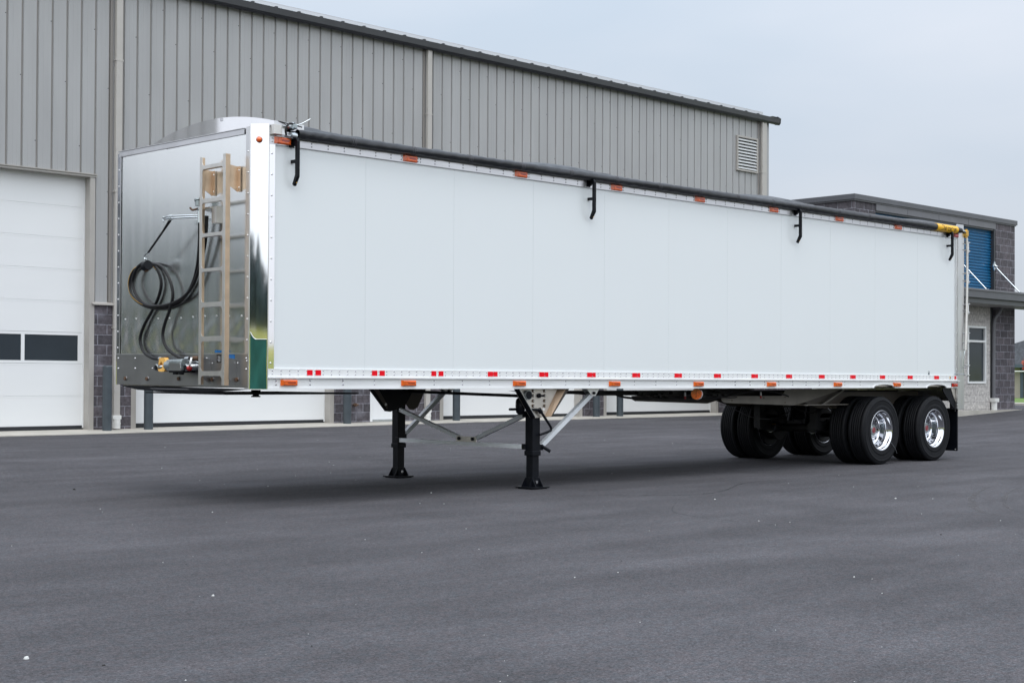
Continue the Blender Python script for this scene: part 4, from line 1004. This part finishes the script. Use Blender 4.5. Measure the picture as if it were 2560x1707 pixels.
# hooks that catch the roll
for x, zt_, zb in ((.271, 3.585, 3.169), (4.582, 3.612, 3.187), (8.851, 3.625, 3.199), (13.083, 3.625, 3.209)):
    m = MB(); y = -.085
    m.prism([(x - .010, -.018, zt_ - .02), (x - .010, -.018, zt_ + .05), (x - .010, y - .01, zt_ + .055), (x - .010, y - .03, zt_ + .02), (x - .010, y - .03, zb + .09), (x - .010, y + .03, zb), (x - .010, y + .05, zb + .02), (x - .010, y + .005, zb + .11), (x - .010, y + .005, zt_ - .01), (x - .010, y + .02, zt_ + .02), (x - .010, -.04, zt_ - .02)], (.032, 0, 0), BLACK)
    m.box((x - .006, y, (zt_ + zb) / 2 + .02), (x + .018, -.0, (zt_ + zb) / 2 + .052), BLACK); m.box((x - .04, -.022, zt_ - .035), (x + .02, -.0172, zt_ + .05), BLACK)
    m.rivet((x + .006, y - .001, zb + .03), (0, -1, -.6), .006, BRASS)
    m.build('tarp_hook', T)

# rear frame
m = MB()
m.box((13.345, -.0175, ZRT), (13.40, -.001, 3.59), ALU, .002)
z = 1.46
while z < 3.5: m.rivet((13.372, -.018, z), (0, -1, 0), .010, ALU); z += .196
m.box((13.40, -.03, .815), (13.60, .12, 3.73), ALU, .004); m.box((13.385, WD - .12, .815), (13.60, WD + .02, 3.73), ALU, .004)
m.box((13.40, .12, 3.60), (13.60, WD - .12, 3.73), ALU); m.box((13.40, .12, .95), (13.58, WD - .12, 1.20), ALU)
m.box((13.605, .02, 1.38), (13.64, .10, 3.70), ALU)
for z in (1.50, 1.90, 2.05, 2.43, 2.52, 2.92, 3.03, 3.42, 3.52): m.cyl((13.55, -.034, z), (13.66, -.034, z), .008, RIVET, 8)
z = .83
for i in range(8): m.box((13.385, -.02, z + i * .05), (13.399, -.005, z + i * .05 + .03), ALU)
m.build('rear_frame', T)
m = MB(); m.box((13.606, .12, 1.2), (13.66, WD - .12, 3.60), WHITE); m.build('rear_door', T)
for z0, z1 in ((3.414, 3.552), (2.906, 3.051), (2.404, 2.542), (1.915, 2.067), (1.376, 1.534)):
    m = MB(); m.cyl((13.75, -.02, z0), (13.75, -.02, z1), .011, WHT, 10)
    for z in (z0, z1): m.box((13.64, -.035, z - .008), (13.79, .0, z + .008), ALU, .002)
    m.cyl((13.75, -.02, z0 - .03), (13.75, -.02, z0), .016, ALU, 8)
    m.build('door_hinge', T)
m = MB(); m.cyl((13.28, -.03, 1.392), (13.60, -.03, 1.388), .007, ZINC, 8); m.cyl((13.585, -.03, 1.36), (13.585, -.03, 1.80), .007, ZINC, 8); m.build('latch_rod', T)
m = MB(); m.prism([(12.99, .015, 1.163), (13.395, .015, 1.163), (13.395, .015, .82), (13.36, .015, .82), (13.02, .015, 1.10)], (0, .012, 0), BLACK); m.prism([(13.24, .008, 1.16), (13.395, .008, 1.16), (13.395, .008, .93)], (0, .005, 0), ALU_TAN); m.build('rear_gusset', T)
for y0 in (.04, WD - .68):
    m = MB(); m.box((13.50, y0, .135), (13.512, y0 + .64, .83), BLACK); m.box((13.495, y0, .78), (13.52, y0 + .64, .83), BLACK)
    for z in (.16, .79): m.rivet((13.499, y0 + .03, z), (-1, 0, 0), .012, ALU)
    m.box((13.49, y0 - .005, .135), (13.52, y0 + .003, .82), BLACK)
    m.build('mud_flap', T)

# underframe
m = MB()
m.prism([(-.10, .15, 1.165), (-.10, 2.70, 1.185), (-.10, 2.30, 1.14), (-.10, 1.9, 1.125), (-.10, .95, 1.125), (-.10, .5, 1.145)], (.03, 0, 0), BLACK)
m.box((-.09, .6, 1.105), (1.6, 2.15, 1.12), BLACK); m.tube([(-.085, 2.5, 1.165), (-.095, 2.0, 1.155), (-.095, 1.3, 1.152), (-.09, 1.0, 1.13)], .006, PLATE, 6, 3)
m.build('upper_coupler', T)
m = MB(); m.lathe([(.052, 0), (.052, -.025), (.036, -.030), (.034, -.060), (.050, -.065), (.050, -.078), (.001, -.078)], (.80, 1.375, 1.145), (0, 0, 1), BLACK, 20); m.build('kingpin', T)
m = MB()
for k in range(42):
    x = .3 + k * .315
    m.box((x, .06, 1.172), (x + .05, WD - .06, 1.194), DARKBEAM)
m.build('crossmember', T, 'row of floor crossmembers')
m = MB()
for y in (.95, 1.72): m.prism([(5.0, y, 1.12), (13.2, y, 1.12), (13.2, y, .98), (9.0, y, .98), (8.6, y, 1.065), (5.6, y, 1.075), (5.3, y, 1.09)], (0, .08, 0), DARKBEAM)
m.box((5.4, .55, 1.07), (8.3, .62, 1.12), DARKBEAM)
m.build('frame_beam', T)
m = MB()   # suspension sub frame, near and far
for y0, y1 in ((.55, .56), (2.19, 2.20)):
    m.prism([(7.906, y0, 1.034), (7.924, y0, .979), (7.987, y0, .956), (9.676, y0, .906), (9.76, y0, .92), (10.95, y0, 1.146), (9.443, y0, 1.143), (9.344, y0, 1.048), (8.3, y0, 1.050)], (0, y1 - y0, 0), FRAME)
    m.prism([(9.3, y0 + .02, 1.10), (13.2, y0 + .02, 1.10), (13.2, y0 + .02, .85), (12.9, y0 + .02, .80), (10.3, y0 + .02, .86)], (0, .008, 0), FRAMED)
m.box((9.70, .40, .905), (11.0, .56, .920), FRAME); m.prism([(10.3, .50, .92), (10.9, .50, 1.14), (10.95, .50, 1.14), (10.40, .50, .92)], (0, .012, 0), FRAME)
for x, z in ((8.15, .99), (9.42, 1.03), (9.42, .95), (8.9, 1.02)): m.rivet((x, .549, z), (0, -1, 0), .011, RUST)
m.build('suspension_frame', T)
# air lines slung under the beam
m = MB(); rr = random.Random(3)
m.tube([(5.55, .5, 1.12), (5.75, .5, 1.06), (6.0, .5, 1.035), (6.3, .48, 1.03), (6.5, .48, 1.045), (7.0, .48, 1.035), (7.5, .47, 1.04), (7.9, .45, 1.06), (8.2, .44, 1.115)], .014, HOSE, 8, 5)
m.tube([(5.9, .48, 1.12), (6.15, .48, 1.06), (6.5, .47, 1.025), (7.2, .45, 1.02), (7.7, .44, 1.03), (8.1, .43, 1.08), (8.5, .42, 1.125), (8.9, .42, 1.115), (9.2, .42, 1.07), (9.32, .42, 1.04)], .011, HOSE, 8, 5)
m.tube([(6.2, .47, 1.10), (6.6, .46, 1.055), (7.0, .45, 1.06), (7.3, .45, 1.045), (7.6, .44, 1.055), (7.9, .43, 1.03), (8.1, .43, 1.035)], .008, HOSE, 8, 4)
for i in range(26):
    x = rr.uniform(5.95, 7.9); z = rr.uniform(1.025, 1.10)
    m.box((x, .44, z), (x + rr.uniform(.03, .11), .50, z + rr.uniform(.012, .035)), HOSE)
m.build('air_line', T)
for x in (8.62, 6.93): 
    m = MB(); m.cyl((x, .40, 1.11), (x, .40, 1.055), .012, WHT, 10); m.cyl((x, .40, 1.055), (x, .40, 1.02), .014, REDP, 10); m.build('gladhand_cap', T)
m = MB(); m.cyl((6.83, .12, 1.09), (6.79, .10, 1.09), .070, AMBER, 28); m.cyl((6.85, .13, 1.09), (6.831, .12, 1.09), .075, WHT, 28); m.box((6.82, .10, 1.14), (6.86, .16, 1.18), ALU)
for k in range(5): m.cyl((6.789, .0998, 1.045 + k * .022), (6.787, .099, 1.045 + k * .022), .007, AMBER_D, 8)
m.build('turn_signal_lamp', T)
# axles, drums, air bags
XW = (11.199, 12.766); RT = .519
for x in XW:
    m = MB(); m.cyl((x, .35, RT), (x, WD - .35, RT), .065, DARKBEAM, 16)
    for y in (.75, WD - .75): m.cyl((x, y - .1, RT), (x, y + .1, RT), .20, DARKBEAM, 24)
    for y in (.665, WD - .665): m.cyl((x, y - .006, RT), (x, y + .006, RT), .285, DARKBEAM, 32)
    for y in (.85, WD - .85):
        m.box((x - .55, y - .05, RT - .02), (x + .1, y + .05, RT + .13), DARKBEAM); m.box((x - .62, y - .06, RT), (x - .5, y + .06, 1.0), DARKBEAM); m.box((x + .1, y - .06, RT + .02), (x + .5, y + .06, RT + .1), DARKBEAM)
    m.build('axle', T)
    for y in (.98, WD - .98):
        m = MB(); m.lathe([(.08, .14), (.12, .16), (.125, .22), (.10, .25), (.125, .28), (.125, .36), (.09, .38)], (x + .33, y, RT - .02), (0, 0, 1), RUBBER, 22); m.build('air_spring', T)
        m = MB(); m.cyl((x - .32, y + .1, RT + .02), (x - .14, y + .1, RT + .02), .088, DARKBEAM, 20); m.cyl((x - .30, y + .1, RT + .02), (x - .28, y + .1, RT + .02), .094, ZINC, 20); m.cyl((x - .33, y + .04, RT + .06), (x - .34, y - .02, RT + .06), .014, BRASS, 8); m.build('brake_chamber', T)
m = MB()
m.tube([(9.9, .9, 1.0), (10.1, .85, .86), (10.5, .8, .78), (10.75, .8, .88), (10.9, .8, 1.02)], .008, HOSE, 6, 4); m.tube([(10.9, 1.5, 1.0), (10.95, 1.5, .8), (10.93, 1.45, .62)], .008, HOSE, 6, 4)
m.tube([(10.0, 1.9, .82), (10.4, 1.8, .68), (10.8, 1.6, .70), (11.3, 1.5, .98)], .006, PLATE, 6, 4)
m.build('brake_hose', T)
# wheels
def wheel_parts():
    """dual outer wheel in local coordinates: outer face towards -Y, tyre from y=0 to y=.285"""
    rim = MB()
    prof = [(.292, .014), (.303, .004), (.307, .004), (.307, .0), (.300, -.002), (.290, .008), (.284, .020), (.281, .045), (.272, .058), (.262, .066), (.254, .080), (.250, .12), (.246, .175), (.236, .205), (.205, .214), (.190, .211), (.172, .196), (.160, .192), (.112, .190), (.100, .192)]
    rim.lathe(prof, (0, 0, 0), (0, 1, 0), CHROME, 72)
    for k in range(10):
        a = 2 * math.pi * (k + .35) / 10; p = V((math.cos(a) * .218, .2075, math.sin(a) * .218))
        rim.lathe([(.026, -.003), (.024, .001), (.0205, .0015)], p, (0, 1, 0), CHROME, 16); rim.cyl(p + V((0, -.001, 0)), p + V((0, .02, 0)), .0235, INK, 16)  # black discs paint the dark of the hand holes
        a2 = 2 * math.pi * k / 10; q = V((math.cos(a2) * .1425, .191, math.sin(a2) * .1425)); rim.cyl(q, q + V((0, -.032, 0)), .0155, CHROME, 6, .0145, smooth=False); rim.cyl(q + V((0, -.032, 0)), q + V((0, -.04, 0)), .010, CHROME, 8)
    rim.lathe([(.300, .28), (.292, .27), (.262, .24), (.258, .16)], (0, 0, 0), (0, 1, 0), DARKBEAM, 48)
    hub = MB(); hub.lathe([(.100, .200), (.098, .17), (.092, .160), (.086, .145), (.078, .139), (.064, .137), (.001, .137)], (0, 0, 0), (0, 1, 0), GREYC, 36)
    hub.lathe([(.048, .1369), (.046, .134), (.002, .134)], (0, 0, 0), (0, 1, 0), mat('red_hub_badge', (0.30, .06, .07), .4, var=.2, vscale=30), 28)
    for k in range(6):
        a = math.pi * k / 3; q = V((math.cos(a) * .072, .138, math.sin(a) * .072)); hub.cyl(q, q + V((0, -.008, 0)), .007, ZINC, 6)
    ty = MB(); R0 = .519; W_ = .285
    half = [(.300, .006), (.312, -.002), (.330, -.004), (.352, .000), (.356, -.003), (.361, -.003), (.365, .001), (.400, -.004), (.432, -.006), (.455, -.004), (.458, -.007), (.463, -.006), (.466, -.002), (.484, .002), (.498, .006), (.509, .013), (.5145, .022)]
    tread = [(R0, .030)]
    for g0 in (.066, .103, .142 - .0055, .175, .212): tread += [(R0, g0), (R0 - .012, g0 + .0015), (R0 - .012, g0 + .0085), (R0, g0 + .010)]
    tread.append((R0, W_ - .030))
    full = half + tread + [(r, W_ - t) for r, t in reversed(half)]
    ty.lathe(full, (0, 0, 0), (0, 1, 0), RUBBER, 120)
    return rim, hub, ty
RIM, HUB, TY = wheel_parts()
def add_wheel(first, x, y, rz, outer=True):
    """rim is the part, tyre and hub its sub-parts"""
    if first is None:
        r0 = RIM.build('wheel', None, origin=(0, 0, 0)); t0 = TY.build('tyre', None, origin=(0, 0, 0)); h0 = HUB.build('hub_cap', None, origin=(0, 0, 0))
        t0.parent = r0; h0.parent = r0; r0.parent = T
        r, kids = r0, (t0, h0)
    else:
        r = first[0].copy(); COL.objects.link(r); kids = []
        for k in first[1]:
            if not outer and k.name.startswith('hub'): continue
            c_ = k.copy(); COL.objects.link(c_); c_.parent = r; kids.append(c_)
        r.parent = T
    r.location = V((x, y, RT)) - WLOC[T]; r.rotation_euler = (0, random.uniform(0, 6), rz) if first is not None else (0, 0.2, rz)
    return (r, kids)
F0 = add_wheel(None, XW[0], .03, 0)
add_wheel(F0, XW[1], .03, 0)
for x in XW:
    add_wheel(F0, x, .03 + .285 * 2 + .05, math.pi, False)
    add_wheel(F0, x, WD - .03, math.pi)
    add_wheel(F0, x, WD - .03 - .285 * 2 - .05, 0, False)
m = MB(); m.tube([(XW[0] + .18, .024, RT - .17), (XW[0] + .25, .018, RT - .20), (XW[0] + .36, .020, RT - .28), (XW[0] + .42, .022, RT - .36)], .003, ZINC, 6, 4); m.build('valve_wire', T)

# landing gear
LXg = 3.815
def leg(y, near):
    m = MB(); s_ = .062
    m.box((LXg - s_, y - s_, .43), (LXg + s_, y + s_, 1.17), BLACK, .006); m.box((LXg - .053, y - .053, .10), (LXg + .053, y + .053, .43), BLACK, .004); m.box((LXg - .070, y - .070, .385), (LXg + .070, y + .070, .44), BLACK, .006)
    o = m.build('landing_leg', T)
    f = MB(); z = 0.0
    f.prism([(LXg - .155, y - .125, z + .012), (LXg - .125, y - .155, z + .012), (LXg + .125, y - .155, z + .012), (LXg + .155, y - .125, z + .012), (LXg + .155, y + .125, z + .012), (LXg + .125, y + .155, z + .012), (LXg - .125, y + .155, z + .012), (LXg - .155, y + .125, z + .012)], (0, 0, .014), BLACK)
    f.prism([(LXg - .12, y - .12, z + .0), (LXg + .12, y - .12, z), (LXg + .12, y + .12, z), (LXg - .12, y + .12, z)], (0, 0, .012), BLACK)
    for sy in (-.062, .056):
        f.prism([(LXg - .12, y + sy, .026), (LXg + .12, y + sy, .026), (LXg + .055, y + sy, .13), (LXg - .055, y + sy, .13)], (0, .008, 0), BLACK)
    for sx in (-.062, .054):
        f.prism([(LXg + sx, y - .12, .026), (LXg + sx, y + .12, .026), (LXg + sx, y + .055, .13), (LXg + sx, y - .055, .13)], (.008, 0, 0), BLACK)
    f.cyl((LXg, y - .075, .08), (LXg, y + .075, .08), .018, RIVET, 10)
    f.build('foot', o)
    return o
YN, YF = .15, 2.60
leg(YN, True); leg(YF, False)
# near bracket: plate on the leg's outer face with folded flanges, their lit and shaded tones painted
m = MB(); yp = .078
m.prism([(3.44, yp, 1.164), (4.156, yp, 1.164), (3.939, yp, .840), (3.87, yp, .825), (3.705, yp, .828)], (0, .008, 0), ALU_TAN)
m.prism([(3.44, yp, 1.164), (3.45, yp, 1.164), (3.713, yp, .838), (3.705, yp, .826)], (0, -.072, 0), BLACK)  # black paints the shade on the left flange
m.prism([(3.451, .0055, 1.164), (3.458, .0055, 1.164), (3.72, .0055, .84), (3.713, .0055, .836)], (0, -.003, 0), ALU)  # bright strip paints the highlight along the flange edge
TANP = mat('lit_flange_tan', (.36, .255, .17), .5, .1)  # tan of the lit inner flange face, put into the colour
m.add([(4.156, yp, 1.164), (4.225, .006, 1.164), (3.975, .006, .842), (3.939, yp, .840)], [(0, 1, 2, 3), (3, 2, 1, 0)], TANP)
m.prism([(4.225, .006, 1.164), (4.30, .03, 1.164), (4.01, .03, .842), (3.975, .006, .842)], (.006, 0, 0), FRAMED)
for k, zz in enumerate((1.140, 1.084, 1.024, .965)):
    for xx in (3.745, 3.934): m.cyl((xx, yp - .001, zz), (xx, yp - .010, zz), .019, RUST, 6, smooth=False); m.cyl((xx, yp - .010, zz), (xx, yp - .018, zz), .011, RIVET, 8)
m.cyl((3.921, yp - .001, .922), (3.921, yp - .003, .922), .017, WHT, 16)
m.cyl((3.836, yp, 1.084), (3.836, yp - .02, 1.084), .028, BLACK, 18); m.cyl((3.836, yp - .02, 1.084), (3.885, yp - .05, 1.082), .012, BLACK, 12)
m.build('leg_bracket', T)
m = MB()
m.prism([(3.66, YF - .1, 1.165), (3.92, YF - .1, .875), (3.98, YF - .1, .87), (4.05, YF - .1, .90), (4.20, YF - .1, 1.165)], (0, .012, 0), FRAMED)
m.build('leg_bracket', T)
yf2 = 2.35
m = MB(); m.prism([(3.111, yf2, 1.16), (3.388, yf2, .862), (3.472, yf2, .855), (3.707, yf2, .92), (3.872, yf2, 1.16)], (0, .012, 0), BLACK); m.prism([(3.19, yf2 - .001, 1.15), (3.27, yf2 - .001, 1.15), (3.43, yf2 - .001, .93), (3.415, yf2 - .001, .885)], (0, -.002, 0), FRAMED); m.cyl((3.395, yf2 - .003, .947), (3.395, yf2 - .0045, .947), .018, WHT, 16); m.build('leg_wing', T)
m = MB(); m.cyl((3.640, yp - .001, 1.091), (3.640, yp - .04, 1.091), .055, GREYC, 26); m.cyl((3.640, yp - .04, 1.091), (3.640, yp - .045, 1.091), .047, BLACK, 26)
m.lathe([(.02, -.050), (.075, -.047), (.098, -.028), (.102, 0), (.098, .028), (.075, .047), (.02, .050)], (3.66, .20, .962), (.8, -.6, 0), BLACK, 26)
m.cyl((3.66, .20, .925), (3.49, .205, .925), .015, BLACK, 12)
m.build('gearbox', T)
m = MB(); m.tube([(3.69, .055, .922), (3.795, .05, .920), (3.832, .04, .902), (3.92, .035, .805), (3.995, .035, .722), (4.005, .035, .69), (3.985, .035, .670), (3.90, .045, .645), (3.84, .06, .628)], .0150, BLACK, 10, 3)
m.cyl((3.81, .045, .93), (3.845, .04, .885), .026, BLACK, 12); m.build('crank_handle', T)
m = MB(); m.cyl((LXg - .02, YN + .06, 1.075), (LXg - .02, YF - .06, 1.112), .019, BLACK, 12); m.build('cross_shaft', T)
def strut(a, b, w_, h, nm, mm=BRACE, up=(0, 0, 1)):
    q = MB(); q.bar(a, b, w_, h, mm, up); return q.build(nm, T)
xb = LXg - .05
strut((xb, YF - .065, .485), (xb, YN + .07, .487), .045, .050, 'cross_brace', BRACEL)
strut((xb, YF - .055, .885), (xb, 1.345, .548), .045, .048, 'cross_brace', BRACEL); strut((xb, YN + .065, .862), (xb, 1.095, .546), .045, .048, 'cross_brace', BRACE)
m = MB(); m.prism([(xb - .03, 1.39, .575), (xb - .03, 1.04, .575), (xb - .03, 1.03, .510), (xb - .03, 1.40, .510)], (.006, 0, 0), ALU_TAN)
for y in (1.345, 1.10): m.cyl((xb - .031, y, .547), (xb - .045, y, .547), .022, BLACK, 12)
m.build('brace_plate', T)
m = MB()
for y, s_ in ((YN + .065, 1), (YF - .065, -1)): m.box((xb - .04, y - .03, .455), (xb + .03, y + .03, .52), BLACK, .004); m.box((xb - .04, y - .02, .83), (xb + .03, y + .02, .905), BLACK, .004)
m.box((LXg + .063, YN - .05, .445), (LXg + .13, YN + .03, .515), BLACK, .005); m.box((LXg + .063, YF - .03, .50), (LXg + .11, YF + .03, .56), BLACK)
m.cyl((LXg + .10, YN - .04, .50), (LXg + .19, YN - .10, .43), .02, BLACK, 10); m.build('brace_lug', T)
strut((LXg + .10, YN - .02, .485), (4.805, YN - .02, 1.105), .052, .058, 'drag_brace', BRACE, (0, -1, 0)); strut((LXg + .08, YF, .545), (4.64, YF, 1.135), .052, .058, 'drag_brace', BRACE, (0, -1, 0))
for y, xx in ((YN - .02, 4.80), (YF, 4.64)):
    m = MB(); m.prism([(xx - .13, y - .04, 1.165), (xx + .10, y - .04, 1.165), (xx + .03, y - .04, 1.075), (xx - .03, y - .04, 1.075)], (0, .008, 0), ALU); m.prism([(xx - .13, y + .04, 1.165), (xx + .10, y + .04, 1.165), (xx + .03, y + .04, 1.075), (xx - .03, y + .04, 1.075)], (0, .008, 0), ALU)
    m.cyl((xx, y - .055, 1.11), (xx, y + .055, 1.11), .018, BLACK, 12); m.build('brace_hanger', T)
